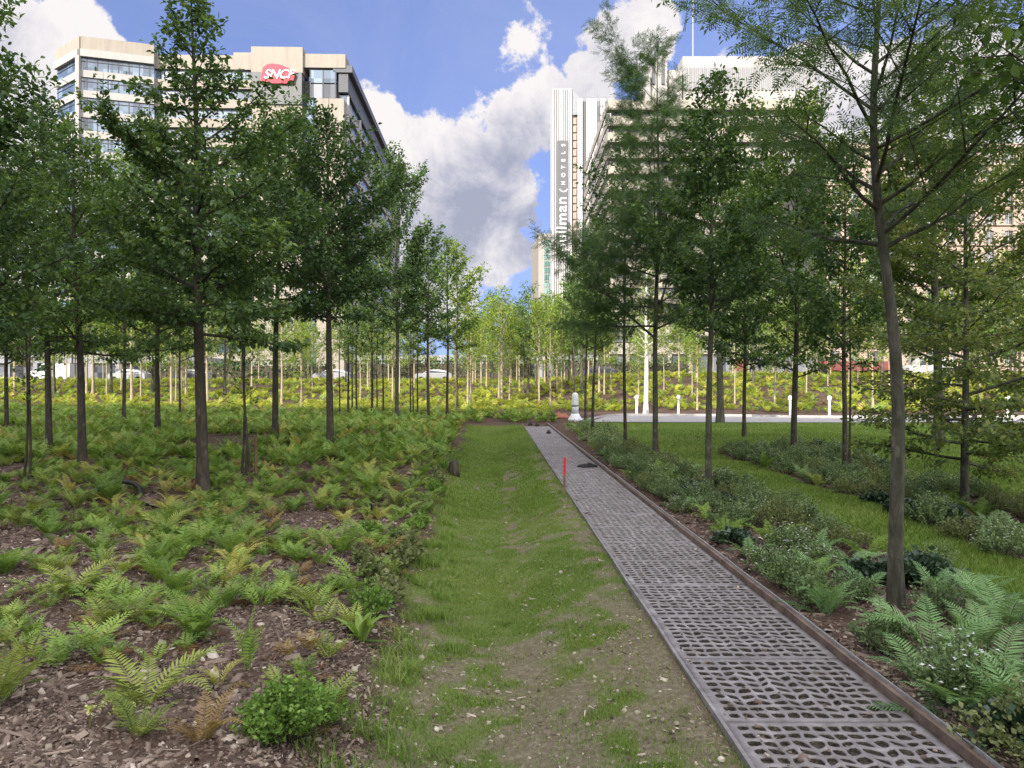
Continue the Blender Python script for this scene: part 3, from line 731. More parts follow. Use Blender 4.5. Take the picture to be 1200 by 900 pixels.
# thin many-stemmed hazels in the left bed
def hazel(px, py, stems, top, seed, label, short):
    X_, Y_ = gp(px, py); z0 = hz1(X_, Y_); o = empty('hazel_sapling', (X_, Y_, z0)); rng = np.random.default_rng(seed); H = zt(top, Y_)-z0
    tr, cr = Acc(), Acc()
    for k in range(stems):
        a = rng.uniform(0, 6.28); q = np.linspace(0, 1, 9)
        ox = (k-(stems-1)/2)*.055
        pts = np.stack([ox+.10*math.cos(a)*q+.03*np.sin(q*8+k), .10*math.sin(a)*q, q*H*rng.uniform(.85, 1)], 1)
        V, Fq = tubes([pts], [.019*(1-q*.75)], 6); tr.add(V, [Fq])
        for j in range(26):
            s = rng.uniform(.28, 1); b = np.array([np.interp(s, q, pts[:, i]) for i in range(3)]); az = rng.uniform(0, 6.28); L = rng.uniform(.15, .55)*(1.1-s*.4)
            d = np.array([math.cos(az), math.sin(az), rng.uniform(.1, .9)]); d /= np.linalg.norm(d)
            sg = np.stack([b, b+d*L*.5, b+d*L+[0, 0, -.04]]); V, Fq = tubes([sg], [np.array([.005, .003, .001])], 3); tr.add(V, [Fq])
            n = int(L/.04); w = rng.uniform(.2, 1, n)
            V, Fs = place(T_OVATE, F_OVATE, b+d*L*w[:, None]+rng.normal(0, .03, (n, 3)), norm(d+rng.normal(0, .6, (n, 3))), norm(np.array([0, 0, 1.])+rng.normal(0, .4, (n, 3))), rng.uniform(.05, .085, n)); cr.add(V, Fs, np.repeat(rng.uniform(.2, .8, n), 7))
    new_obj('trunk', tr.mesh('trunk', M['bark'], False, True), o); new_obj('crown', cr.mesh('crown', M['leaf_mid']), o)
    tag(o, label, 'sapling', 'thin hazel saplings in the left bed'); LAND.append((X_, Y_, short, px))
hazel(30, 585, 2, 190, 3, 'two-stemmed hazel sapling left of the leaning grey trunk', 'the two-stemmed hazel')
hazel(287, 566, 3, 235, 4, 'cluster of thin dark hazel stems right of the thickest trunk', 'the hazel cluster')
# brown stake tied beside the hazel cluster
X_, Y_ = gp(299.5, 566); mb = MB(); z0 = hz1(X_, Y_)
mb.lathe([(.022, 0), (.022, .62), (.012, .66)], n=8)
o = mb.build('timber_stake', surf('stakewood', (.10, .06, .035), (.18, .11, .07), 20, .9)); o.location = (X_, Y_, z0); tag(o, 'short round brown timber stake beside the hazel cluster', 'stake')

# right side
LO = dict(leaf='pin', ls=.17, sp=.085, sec=.17, off=.05, lmat='leaf_locust', bark='bark_grey')
tree_at(1050, 712, -190, 260, 300, 22, 'tall grey-barked feathery tree on the right, its trunk bending just above eye height', 'the big grey trunk', -42, 51, nprim=36, prof='wide', e0=22, e1=60, group=G2, wob=.10, curve=.5, droop=.25, **{**LO, 'sp': .058, 'ls': .15}, tsides=14)
tree_at(1130, 597, 128, 138, 545, 12, 'wispy tree with low spreading side branches, right of the big grey trunk', 'the wispy low-branched tree', 3, 52, nprim=56, prof='wide', e0=2, e1=50, group=G2, bark='bark_grey', lmat='leaf_gold', leaf='ovate', ls=.064, sp=.024, sec=.13, off=.05, droop=.2)
tree_at(1100, 523, 45, 92, 420, 14, 'stout olive-grey trunk with high crown standing on the far lawn at right', 'the stout lawn trunk', -8, 53, nprim=52, prof='oval', e0=18, e1=64, group=G2, bark='bark_grey', lmat='leaf_gold', **{k: v for k, v in {**BR, 'ls': .125, 'sp': .028, 'sec': .17}.items()})
tree_at(990, 556, 170, 70, 430, 8, 'slender tree left of the big grey trunk, upright among low shrubs', 'the slender upright trunk', 1, 54, nprim=42, prof='oval', e0=22, e1=66, group=G2, lmat='leaf_dark', **{**BR, 'ls': .082, 'sp': .021, 'sec': .14})
tree_at(995.5, 552, 240, 30, 420, 4, 'thin companion stem hugging the slender upright tree on its right', None, 1, 55, name='sapling', nprim=18, e0=30, e1=70, group=G2, lmat='leaf_mid', **{**BR, 'sp': .05})
tree_at(930, 537, 130, 86, 445, 9.5, 'open-branched tree between the dense dark crown and the slender trunk', 'the open-branched trunk', 5, 56, nprim=40, prof='vase', e0=20, e1=64, group=G2, lmat='leaf_mid', fork=[(.45, 150, 3.0, .7)], **{**BR, 'ls': .092, 'sp': .024, 'sec': .15})
tree_at(872, 518, 215, 66, 435, 6, 'small dark dense-crowned tree on the lawn right of the path', 'the small dense tree', 0, 57, nprim=48, prof='oval', e0=5, e1=60, group=G2, **{**BR, 'ls': .10, 'sp': .028, 'sec': .15})
tree_at(844, 496, 160, 80, 408, 11, 'thick-trunked tree at the near edge of the grey road', 'the thick roadside trunk', 3, 58, nprim=46, prof='oval', e0=15, e1=62, group=G2, bark='bark_grey', lmat='leaf_mid', **{**BR, 'ls': .14, 'sp': .05, 'sec': .22})
tree_at(830, 579, 92, 88, 395, 10.5, 'tree with lichen-spotted trunk and dense dark upright crown right of the path', 'the lichen-spotted trunk', 6, 59, nprim=46, prof='oval', e0=20, e1=55, group=G2, bark='bark_grey', lmat='leaf_dark', **{**BR, 'ls': .072, 'sp': .017, 'sec': .12, 'off': .05})
tree_at(768, 542, 58, 108, 390, 9, 'fork-trunked tree right of the path, long limbs reaching left over the view', 'the forked trunk', 6, 60, nprim=40, prof='wide', e0=8, e1=50, group=G2, fork=[(.30, 178, 2.1, 1.5), (.36, 40, 2.8, .8)], asym=(.30, 180), **{**LO, 'ls': .15, 'sp': .030}, droop=.1)
tree_at(733, 528, 165, 70, 400, 5.5, 'straight dark pole-like tree left of the forked tree', 'the pole-like trunk', -1, 61, nprim=32, prof='oval', e0=25, e1=66, group=G2, lmat='leaf_dark', **{**BR, 'ls': .09, 'sp': .03, 'sec': .17})
tree_at(694, 512, 262, 50, 412, 4.6, 'small tree by the path leaning right as it rises, nearer of two', 'the small leaning trunk', 7, 62, nprim=38, e0=15, e1=62, group=G2, lmat='leaf_mid', **{**BR, 'ls': .10, 'sp': .038, 'sec': .18})
tree_at(686, 500, 275, 36, 410, 4, 'small tree by the path just left of the leaning one', None, 2, 63, nprim=34, e0=15, e1=62, group=G2, lmat='leaf_mid', **{**BR, 'ls': .11, 'sp': .045, 'sec': .2})
tree_at(672.5, 489, 300, 30, 405, 3, 'thin dark-stemmed tree rising right behind the white flared post', None, 0, 64, nprim=30, e0=20, e1=62, group=G2, lmat='leaf_mid', **{**BR, 'ls': .12, 'sp': .05, 'sec': .22})
# near tree out of frame on the right whose leaves hang into the picture
tree_at(1400, 830, -520, 285, 215, 30, 'broad-leaved tree beyond the right edge, its big leaves hanging into the top right corner', None, -10, 65, prof='wide', nprim=44, e0=8, e1=50, asym=(.15, 180), leaf='ovate', ls=.072, sp=.040, sec=.16, off=.05, lmat='leaf_mid', bark='bark')
tree_at(1236, 560, 150, 105, 500, 8, 'tree with warm brown-green foliage entering at the right edge', None, 0, 66, nprim=46, prof='wide', e0=5, e1=52, lmat='leaf_gold', leaf='ovate', ls=.07, sp=.032, sec=.18, off=.05, bark='bark_grey')

# white birch and far trees in the sun
FAR = []
def variants(n, seed, **kw): return [make_tree(seed+i, **kw) for i in range(n)]
VS = [make_tree(100, 6.6, .075, .33, 1.5, 'oval', 26, 25, 68, 'kite', .17, .075, sec=.25, bark='bark_pale', lmat='leaf_fresh', off=.10),
      make_tree(101, 5.6, .055, .36, 1.2, 'oval', 24, 30, 70, 'kite', .16, .075, sec=.25, bark='bark_pale', lmat='leaf_fresh', off=.10),
      make_tree(102, 7.4, .09, .30, 1.7, 'wide', 28, 20, 62, 'kite', .18, .075, sec=.25, bark='bark_grey', lmat='leaf_mid', off=.12),
      make_tree(103, 6.2, .06, .34, 1.3, 'vase', 24, 35, 70, 'kite', .16, .075, sec=.25, bark='bark_pale', lmat='leaf_fresh', off=.10),
      make_tree(104, 9.5, .13, .28, 2.4, 'oval', 34, 18, 62, 'kite', .24, .13, sec=.4, bark='bark', lmat='leaf_mid', off=.16),
      make_tree(105, 4.6, .045, .4, .9, 'oval', 20, 35, 70, 'kite', .15, .09, sec=.25, bark='bark_pale', lmat='leaf_gold', off=.08)]
UNUSED = set(range(len(VS)))
def far_tree(px, Y, v, s=1.0, rz=None, kind='sapling', look='', X_=None):
    X_ = at(px, Y) if X_ is None else X_
    r = random.Random(int(px*13+Y*7)); rz = r.uniform(0, 6.28) if rz is None else rz
    o = put_tree(VS[v], X_, Y, rz, s, name='sapling' if v != 4 else 'street_tree')
    FAR.append((px, Y, o, v, s)); return o
# known trunks of the sunlit bank
for px, Y, v, s in [(165, 56, 0, 1), (201, 47, 0, 1.25), (206, 54, 1, 1.2), (215, 62, 3, 1), (231, 58, 0, 1.1), (125, 57, 1, 1.1), (330, 51, 0, 1.0), (353, 43, 1, 1.0),
                    (366, 60, 3, 1), (422, 51, 1, 1.05), (431, 63, 0, .95), (460, 52, 0, 1.1), (548, 47, 3, 1.1), (552, 46, 1, 1.15), (585, 54, 1, .95), (597, 53, 3, 1.0), (613, 58, 1, 1), (632, 51, 5, 1.2),
                    (645, 43, 3, 1.0), (653, 57, 0, .95), (668, 60, 1, .9), (708, 53, 0, .95), (716, 55, 1, 1), (748, 45, 1, .8), (811, 49, 1, .85), (817, 42, 3, .95), (778, 54, 5, 1), (796, 60, 0, .9),
                    (861, 46, 1, .9), (908, 44, 0, .8), (945, 50, 3, .9), (970, 56, 1, .9), (1023, 42, 0, 1.0), (1042, 56, 3, .85), (1072, 48, 5, 1), (1148, 47, 1, .95), (1190, 38, 2, 1.0),
                    (60, 55, 0, 1.1), (18, 60, 3, 1), (95, 62, 1, 1), (-20, 56, 0, 1), (270, 60, 3, 1), (295, 66, 0, 1.1), (390, 66, 1, 1)]:
    far_tree(px, Y, v, s*random.Random(px).uniform(.92, 1.08))
rr = random.Random(9)
for i in range(64):
    px = -60+1320*(i+rr.random())/64; Y = rr.uniform(58, 78)
    far_tree(px, Y, rr.choice([0, 1, 2, 3, 0, 5]), rr.uniform(.85, 1.15))
for i in range(24):          # centre clump behind the head of the path
    far_tree(556+150*(i+rr.random())/24, rr.uniform(50, 74), rr.choice([0, 0, 3, 2]), rr.uniform(.95, 1.2))
for i in range(26):          # taller street trees behind
    px = -80+1360*(i+rr.random())/26; Y = rr.uniform(84, 100)
    far_tree(px, Y, 4, rr.uniform(.72, .95) if 470 < px < 960 else rr.uniform(.9, 1.15))
# white-barked birch behind the road
me = make_tree(120, 8.2, .13, .33, 1.4, 'oval', 32, 30, 68, 'kite', .14, .08, sec=.25, bark='bark_white', lmat='leaf_fresh', off=.1)
X_, Y_ = at(757, 38), 38
o = put_tree(me, X_, Y_, name='birch_tree'); tag(o, 'white-barked birch behind the grey road, left of the forked tree', 'tree')
LAND.append((X_, Y_, 'the white birch', 757))

for i in range(22):          # fuller sunlit trees behind the left bed and beyond the road
    px = -40+520*(i+rr.random())/22 if i < 13 else 780+430*(i-13+rr.random())/9
    far_tree(px, rr.uniform(50, 62), rr.choice([0, 2, 0]), rr.uniform(1.25, 1.5))
# labels of the far trees: what they look like and between which nearer trunks they show
def ordn(n): return {1: 'first', 2: 'second', 3: 'third', 4: 'fourth', 5: 'fifth', 6: 'sixth', 7: 'seventh', 8: 'eighth', 9: 'ninth', 10: 'tenth'}.get(n, str(n)+('th' if n % 10 > 3 or n % 10 == 0 or 10 < n < 20 else ['st', 'nd', 'rd'][n % 10-1]))
def seen(px, Y, Xw=None): return px
marks = sorted([(l[3], l[2]) for l in LAND if l[3] > 0])
LOOK = {0: 'sunlit green sapling with a pale trunk', 1: 'slim sunlit sapling with a pale stem', 2: 'bushy mid-green young tree', 3: 'steep-branched sunlit sapling', 4: 'tall dark street tree', 5: 'small yellowing sapling'}
slots = {}
for t in sorted(FAR, key=lambda q: q[0]):
    px, Y, o, v, s = t
    lo = [m for m in marks if m[0] <= px]; L_ = lo[-1][1] if lo else None
    nx_ = [m for m in marks if m[0] > px]
    key = (L_ or 'edge', v); slots.setdefault(key, []).append((o, v, L_, nx_[0][1] if nx_ else None))
for key, lst in slots.items():
    for k, (o, v, a, b) in enumerate(lst):
        n = '' if len(lst) == 1 else ordn(k+1)+' '
        w = f'seen right of {a}' if a else f'seen left of {b}'
        tag(o, f'{n}{LOOK[v]} {w}', 'tree', 'street trees behind the bank' if v == 4 else 'sunlit saplings on the far bank')
print('leaves', NTOT, 'far', len(FAR))
# ------------------------------------------------------------------ buildings
def bmat(name, c1, c2, scale=.25, rough=.75, streak=True):
    m, nt, out = nmat(name); P = posco(nt)
    mp = N(nt, 'ShaderNodeMapping'); mp.inputs['Scale'].default_value = (1, 1, .15); nt.links.new(P, mp.inputs[0])
    f = noise(nt, scale*6, 6, .65, mp.outputs[0] if streak else P); g_ = noise(nt, scale, 4, .6, P)
    c = mixc(nt, math_(nt, 'MULTIPLY', g_, .7), ramp(nt, f, [(.3, c1), (.65, c2)]), tuple((a+b)/2 for a, b in zip(c1, c2)))
    p = N(nt, 'ShaderNodeBsdfPrincipled'); nt.links.new(c, p.inputs['Base Color']); p.inputs['Roughness'].default_value = rough; p.inputs['Specular IOR Level'].default_value = .3
    nt.links.new(p.outputs[0], out.inputs[0]); return m
def glassmat(name, c1, c2, cell=(1.3, 1.3, 3.1), rough=.15):
    """window glass: dark panes that reflect the sky, each pane a little different (blinds, curtains)"""
    m, nt, out = nmat(name); P = posco(nt)
    mp = N(nt, 'ShaderNodeMapping'); mp.inputs['Scale'].default_value = tuple(1/v for v in cell); nt.links.new(P, mp.inputs[0])
    fl = N(nt, 'ShaderNodeVectorMath', operation='FLOOR'); nt.links.new(mp.outputs[0], fl.inputs[0])
    wn = N(nt, 'ShaderNodeTexWhiteNoise'); nt.links.new(fl.outputs[0], wn.inputs['Vector'])
    c = ramp(nt, wn.outputs['Value'], [(0, c1), (.6, tuple((a*2+b)/3 for a, b in zip(c1, c2))), (1, c2)])
    p = N(nt, 'ShaderNodeBsdfPrincipled'); nt.links.new(c, p.inputs['Base Color']); p.inputs['Roughness'].default_value = rough; p.inputs['Specular IOR Level'].default_value = .9
    nt.links.new(p.outputs[0], out.inputs[0]); return m
def flat(name, c, rough=.6, metal=0.0):
    m, nt, out = nmat(name); p = N(nt, 'ShaderNodeBsdfPrincipled'); p.inputs['Base Color'].default_value = (*c, 1); p.inputs['Roughness'].default_value = rough; p.inputs['Metallic'].default_value = metal
    nt.links.new(noise(nt, 3, 3, .5, posco(nt)), N(nt, 'ShaderNodeBump').inputs['Height']); nt.links.new(p.outputs[0], out.inputs[0]); return m
M['precast'] = bmat('precast', (.19, .17, .145), (.27, .245, .21))
M['white_band'] = bmat('white_band', (.24, .23, .22), (.32, .31, .30))
M['cream'] = bmat('cream', (.22, .20, .17), (.30, .275, .24))
M['rib_white'] = bmat('rib_white', (.34, .335, .335), (.43, .42, .42))
M['dark_metal'] = bmat('dark_metal', (.045, .05, .058), (.075, .082, .095), 1, .5)
M['grey_panel'] = bmat('grey_panel', (.07, .075, .08), (.10, .105, .11), .3, .5)
M['core'] = bmat('core', (.05, .05, .055), (.09, .085, .085), 1)
M['brown_core'] = bmat('brown_core', (.14, .12, .11), (.22, .19, .17), 1)
M['glass_blue'] = glassmat('glass_blue', (.03, .05, .08), (.16, .22, .30))
M['glass_dark'] = glassmat('glass_dark', (.03, .035, .045), (.20, .21, .23))
M['glass_green'] = glassmat('glass_green', (.05, .12, .11), (.22, .34, .31), (2, 2, 3))
M['stone'] = bmat('stone', (.25, .195, .16), (.34, .27, .23))
M['zinc'] = bmat('zinc', (.16, .17, .19), (.24, .25, .27))
M['sign_red'] = flat('sign_red', (.33, .005, .028), .6)
M['sign_white'] = flat('sign_white', (.62, .62, .62), .5)
M['awning_red'] = flat('awning_red', (.13, .03, .028), .8)
M['plant_redbrown'] = flat('plant_redbrown', (.30, .11, .065), .8)

def pane_rows(root, name, mat, rows):
    for r in rows: r.build(name, M[mat], root)

# --- office building with the logo, upper left
root = empty('office_building', (0, 0, 0))
tag(root, 'wide concrete and glass office block with red railway logo sign, upper left', 'building')
Cc = (-65.3, 112.0); Lc = (-71.8, 116.8); Dc = (-55.6, 114.9); Ec = (-55.3, 117.0); Bc = (-26.6, 116.6)
ud = np.array([.9995, .03]); vd = np.array([-.03, .9995])
def uv(u, v): return tuple(np.array(Bc)+ud*u+vd*v)
ZT = 53.6; PITCH = 3.05
mb = MB()
mb.prism([uv(-29, .8), uv(-.8, .8), uv(-.8, 67), uv(-29, 67)], 1, 49.5)
mb.prism([(-70.6, 117.3), (-65.1, 113.1), (-56.3, 115.9), (-56.3, 160), (-70.6, 160)], 1, 49.5)
mb.build('core', M['core'], root)
mb = MB()      # parapets
for a, b in ((Lc, Cc), (Cc, Dc)): mb.seg(a, b, 51.0, 52.1, -1.2, .6)
mb.build('parapet', M['white_band'], root)
mb = MB(); mb.seg(Cc, Dc, 52.12, ZT+.5, -3, .3); mb.seg(Lc, Cc, 52.12, ZT+.5, -3, .3); mb.build('parapet', M['precast'], root)
mb = MB(); mb.seg(uv(-29.5, 0), uv(-14.2, 0), 50.8, 53.0, -3.5, .2); mb.build('parapet', M['precast'], root)
mb = MB(); mb.seg(uv(-14.2, 0), uv(-6.2, 0), 50.2, 54.2, -3.5, .75); mb.build('parapet', M['precast'], root)
mb = MB(); mb.seg(uv(-6.2, 0), uv(.35, 0), 51.25, 53.4, -3.5, .25); mb.build('parapet', M['precast'], root)
for i in range(16):
    zt_ = 51.0-PITCH*i
    if zt_-PITCH < 1: break
    g1 = MB(); g1.seg(Lc, Cc, zt_-1.95, zt_-.03, -1.0, .05); g1.seg(Cc, Dc, zt_-1.95, zt_-.03, -1.0, .05)
    w = g1.build('window_band', M['glass_blue'], root)
    fr = MB(); fr.seg(Cc, Dc, zt_-.62, zt_-.52, .06, .14); fr.seg(Lc, Cc, zt_-.62, zt_-.52, .06, .14)
    L_ = math.dist(Cc, Dc)
    for k in range(7):
        p = np.array(Cc)+(np.array(Dc)-np.array(Cc))*(k+.5)/7; q = p+(np.array(Dc)-np.array(Cc))/L_*.09
        fr.seg(p, q, zt_-1.95, zt_-.05, .06, .13)
    fr.build('mullion', M['dark_metal'], w)
    s_ = MB(); s_.seg(Lc, Cc, zt_-PITCH, zt_-1.98, -1, .32); s_.seg(Cc, Dc, zt_-PITCH, zt_-1.98, -1, .32); s_.build('spandrel', M['white_band'], root)
    # recessed middle front
    g2 = MB(); g2.seg(uv(-29.3, 0), uv(-14.3, 0), zt_-1.9, zt_-.25, -1.0, -.3); w = g2.build('window_band', M['glass_blue'], root)
    fr = MB()
    for k in range(7): fr.seg(uv(-28.6+k*2.2, 0), uv(-28.5+k*2.2, 0), zt_-1.9, zt_-.25, -.29, -.2)
    fr.build('mullion', M['dark_metal'], w)
    s_ = MB(); s_.seg(uv(-29.4, 0), uv(-14.25, 0), zt_-PITCH-.22, zt_-1.93, -1, .35); s_.build('spandrel', M['precast'], root)
s_ = MB(); s_.seg(Cc, (Cc[0]+.01, Cc[1]+.001), 1, 51, 0, 0)
post = MB(); post.box(-65.75, -65.2, 111.2, 111.9, 1, 50.98); post.build('corner_post', M['white_band'], root)
# logo panel bay and precast panels beneath
mb = MB(); mb.seg(uv(-14.1, 0), uv(-6.3, 0), 45.2, 50.18, -1, .9); mb.build('sign_panel', M['grey_panel'], root)
for i in range(11):
    z1 = 45.1-i*4.0; z0 = max(1.0, z1-3.92)
    if z1 < 2: break
    mb = MB()
    for k in range(4): mb.seg(uv(-14.1+k*1.95, 0), uv(-14.1+k*1.95+1.9, 0), z0, z1, -1, .6)
    mb.build('wall_panel', M['precast'], root)
# right bay
mb = MB(); mb.seg(uv(-5.2, 0), uv(-1.1, 0), 48.9, 50.9, -1, .1); w = mb.build('window', M['glass_blue'], root)
mb = MB(); [mb.seg(uv(x_, 0), uv(x_+.12, 0), 46.5, 50.9, .11, .2) for x_ in (-5.2, -3.2, -1.3)]; mb.build('mullion', M['dark_metal'], w)
mb = MB(); mb.seg(uv(-5.2, 0), uv(-1.1, 0), 46.5, 48.7, -1, .1); mb.build('window', M['glass_dark'], root)
for i in range(9):
    z1 = 46.3-i*5.4; z0 = max(1.0, z1-5.3)
    if z1 < 2: break
    mb = MB(); mb.seg(uv(-4.1, 0), uv(-2.2, 0), z0, z1, -1, .55); mb.seg(uv(-2.14, 0), uv(.2, 0), z0, z1, -1, .55); mb.build('wall_panel', M['precast'], root)
mb = MB(); mb.seg(uv(-6.2, 0), uv(-4.15, 0), 1, 46.4, -1.5, -.3); mb.build('stair_window', M['glass_blue'], root)
# side face: cornice, window bands and ribs
mb = MB(); mb.seg(uv(.4, 68), uv(.4, -.1), 50.6, 51.7, -1.0, 2); mb.build('cornice', M['dark_metal'], root)
mb = MB(); mb.seg(uv(.4, 68), uv(.4, .2), 47.6, 50.56, -.3, 1.2); mb.build('fascia', M['dark_metal'], root)
for i in range(14):
    zt_ = 47.4-PITCH*i
    if zt_-PITCH < 1: break
    mb = MB(); mb.seg(uv(.2, 67.8), uv(.2, .9), zt_-1.8, zt_, -.1, 1); w = mb.build('window_band', M['glass_blue'], root)
    mb = MB(); [mb.seg(uv(.2, 1.3+k*11), uv(.2, 1+k*11), zt_-1.8, zt_, -.5, -.11) for k in range(7)]; mb.build('mullion', M['rib_white'], w)
    mb = MB(); mb.seg(uv(.2, 67.8), uv(.2, .9), zt_-PITCH+.02, zt_-1.83, -.45, 1); mb.build('spandrel', M['white_band'], root)
mb = MB(); mb.box(-46, -40, 122, 130, 53.2, 56.2); mb.build('roof_plant', M['precast'], root)
# logo: red tablet with slanted white letters
def extrude_poly(name, pts, y0, y1, mat, root):
    mb = MB(); n = len(pts)
    mb.add([(x, y0, z) for x, z in pts]+[(x, y1, z) for x, z in pts], [tuple(range(n)), tuple(range(n, 2*n))[::-1]]+[(i, n+i, n+(i+1) % n, (i+1) % n) for i in range(n)])
    return mb.build(name, mat, root)
YS = 115.0
def px2(px, py, Y=YS): return (at(px, Y), zt(py, Y))
logo = extrude_poly('logo_board', [px2(*p) for p in [(304.5, 97.3), (341, 97.8), (343, 96.3), (346, 86.2), (344.5, 84.8), (338, 79.5), (329, 75.8), (319, 74.3), (313, 75.2), (308, 79)]], YS, YS+.35, M['sign_red'], root)
def text(name, s, size, loc, rot, mat, parent, shear=0, off=0, ext=.05, ax='CENTER', spacing=1.0, sx=1.0):
    cu = bpy.data.curves.new(name, 'FONT'); cu.body = s; cu.size = size; cu.shear = shear; cu.offset = off; cu.extrude = ext; cu.align_x = ax; cu.align_y = 'CENTER'; cu.space_character = spacing
    cu.materials.append(mat); o = new_obj(name, cu, parent); o.location = loc; o.rotation_euler = rot; o.scale = (sx, 1, 1); return o
x_, z_ = px2(326, 87.5); text('lettering', 'SNCF', 1.95, (x_, YS-.08, z_), (R(90), 0, 0), M['sign_white'], logo, .35, .02, .05, spacing=.95, sx=1.0)

# --- ribbed hotel tower
YT = 285.0
root = empty('hotel_tower', (0, 0, 0)); tag(root, 'tall slender white ribbed hotel tower with vertical grey name banner, centre right', 'tower')
xa, xb, xc, xd = at(647.5, YT), at(671, YT), at(676.5, YT), at(716, YT)
ztl, ztr = zt(103.5, YT), zt(116, YT)
mb = MB(); mb.box(xa+.1, xb-.05, YT+.6, YT+16, 1, ztl-.3); mb.build('shaft', M['zinc'], root)
mb = MB(); mb.box(xb, xd, YT+1.4, YT+24, 1, ztr-.3); mb.build('shaft', M['brown_core'], root)
nr = 9
for k in range(nr):
    w = (xb-xa)/nr; mb = MB(); zz = ztl
    mb.box(xa+k*w, xa+k*w+w*.62, YT, YT+.59, 1, zz); mb.build('rib', M['rib_white'], root)
mb = MB(); mb.add([(xa-.02, YT, 1), (xa-.02, YT+16, 1), (xa-.02, YT+16, ztl), (xa-.02, YT, ztl)], [(0, 1, 2, 3)]); mb.build('side_wall', M['rib_white'], root)
mb = MB()                                       # sloped shoulder between the two heights
mb.add([(xb, YT+.3, ztl), (xb, YT+12, ztl), (xc+1.6, YT+12, ztr-.5), (xc+1.6, YT+.3, ztr-.5), (xb, YT+.3, ztr-6), (xb, YT+12, ztr-6), (xc, YT+12, ztr-6), (xc, YT+.3, ztr-6)], [(0, 3, 2, 1), (0, 4, 7, 3), (3, 7, 6, 2)]); mb.build('shoulder', M['zinc'], root)
for k in range(34):                             # column of stair windows
    z1 = ztr-7-k*3.05
    if z1 < 6: break
    mb = MB(); mb.box(xb+.25, xc-.25, YT+.9, YT+1.38, z1-2.4, z1); w = mb.build('stair_window', M['stone'], root)
for (a, b, mt, dep) in [(677, 682.5, 'rib_white', 0), (682.6, 687, 'grey_panel', .9), (687.2, 690, 'rib_white', 0), (690.5, 693, 'rib_white', .1), (693.5, 696, 'rib_white', 0), (696.5, 699.5, 'rib_white', .1), (699.7, 703.5, 'glass_dark', .9), (703.7, 706, 'rib_white', 0), (706.8, 709, 'rib_white', 0), (709.2, 714, 'glass_dark', .9), (714.2, 716, 'rib_white', 0)]:
    mb = MB(); mb.box(at(a, YT), at(b, YT), YT+dep-.4, YT+1.35, 1, ztr-(.0 if mt == 'rib_white' else .8)); mb.build('rib' if mt == 'rib_white' else 'window_strip', M[mt], root)
mb = MB(); mb.box(at(680, YT), at(716, YT), YT+1, YT+1.2, ztr+1.2, ztr+1.45)
for k in range(12): mb.box(at(680+k*3.2, YT), at(680.4+k*3.2, YT), YT+1, YT+1.2, ztr-.3, ztr+1.2)
mb.build('roof_railing', M['zinc'], root)
for px in (659, 685.5, 696): 
    mb = MB(); mb.lathe([(.14, ztr-1), (.10, ztl+4.5)], at(px, YT+4), YT+4, 6); mb.build('mast', M['zinc'], root)
yb_ = YT-.5
ban = MB(); ban.box(at(653, yb_), at(665.7, yb_), yb_, yb_+.45, zt(299.5, yb_), zt(164.5, yb_)); ban = ban.build('name_banner', M['grey_panel'], root)
cx_ = at(658.6, yb_)
text('lettering', 'pullman', 5.6*1.0, (cx_, yb_-.12, zt(262.5, yb_)), (R(90), R(-90), 0), M['sign_white'], ban, 0, .03, .05, spacing=1.08, sx=1.12)
for ch, py in zip('HOTELS', (214.7, 205.3, 196.3, 188, 179.3, 170.3)):
    text('lettering', ch, 2.0, (at(660.3, yb_), yb_-.12, zt(py, yb_)), (R(90), R(-90), 0), M['sign_white'], ban, 0, .05, .05)
mb = MB(); 
for k in range(10):
    a0, a1 = R(200+k*14), R(214+k*14); r0, r1 = 1.7, 1.35
    p = [(cx_+.6+r*math.cos(a), zt(220, yb_)+r*math.sin(a)) for r, a in ((r0, a0), (r0, a1), (r1, a1), (r1, a0))]
    mb.add([(x, yb_-.1, z) for x, z in p]+[(x, yb_-.02, z) for x, z in p], [(0, 1, 2, 3), (0, 4, 5, 1), (2, 6, 7, 3)])
mb.build('swirl_mark', M['sign_white'], ban)

# --- small tower left of it
YQ = 320.0
root = empty('narrow_tower', (0, 0, 0)); tag(root, 'smaller pale tower with greenish window columns, left foot of the ribbed tower', 'tower')
zt_ = zt(275.5, YQ)
mb = MB(); mb.box(at(631, YQ), at(650, YQ), YQ, YQ+22, 1, zt_); mb.box(at(631, YQ)-.6, at(650, YQ), YQ-.05, YQ+22.5, zt_+.01, zt_+.7)
mb.build('block', M['white_band'], root)
mb = MB(); xq = at(631, YQ); xq2 = at(623.2, YQ+28)
mb.add([(xq-.01, YQ+.3, 1), (xq2, YQ+28, 1), (xq2, YQ+28, zt_), (xq-.01, YQ+.3, zt_)], [(0, 1, 2, 3)]); mb.build('side_wall', M['precast'], root)
for c in range(2):
    for k in range(26):
        z1 = zt_-2-k*3.0
        if z1 < 6: break
        mb = MB(); mb.box(at(637.4+c*4.4, YQ), at(641+c*4.4, YQ), YQ-.25, YQ-.02, z1-2.5, z1); mb.build('window', M['glass_green'], root)

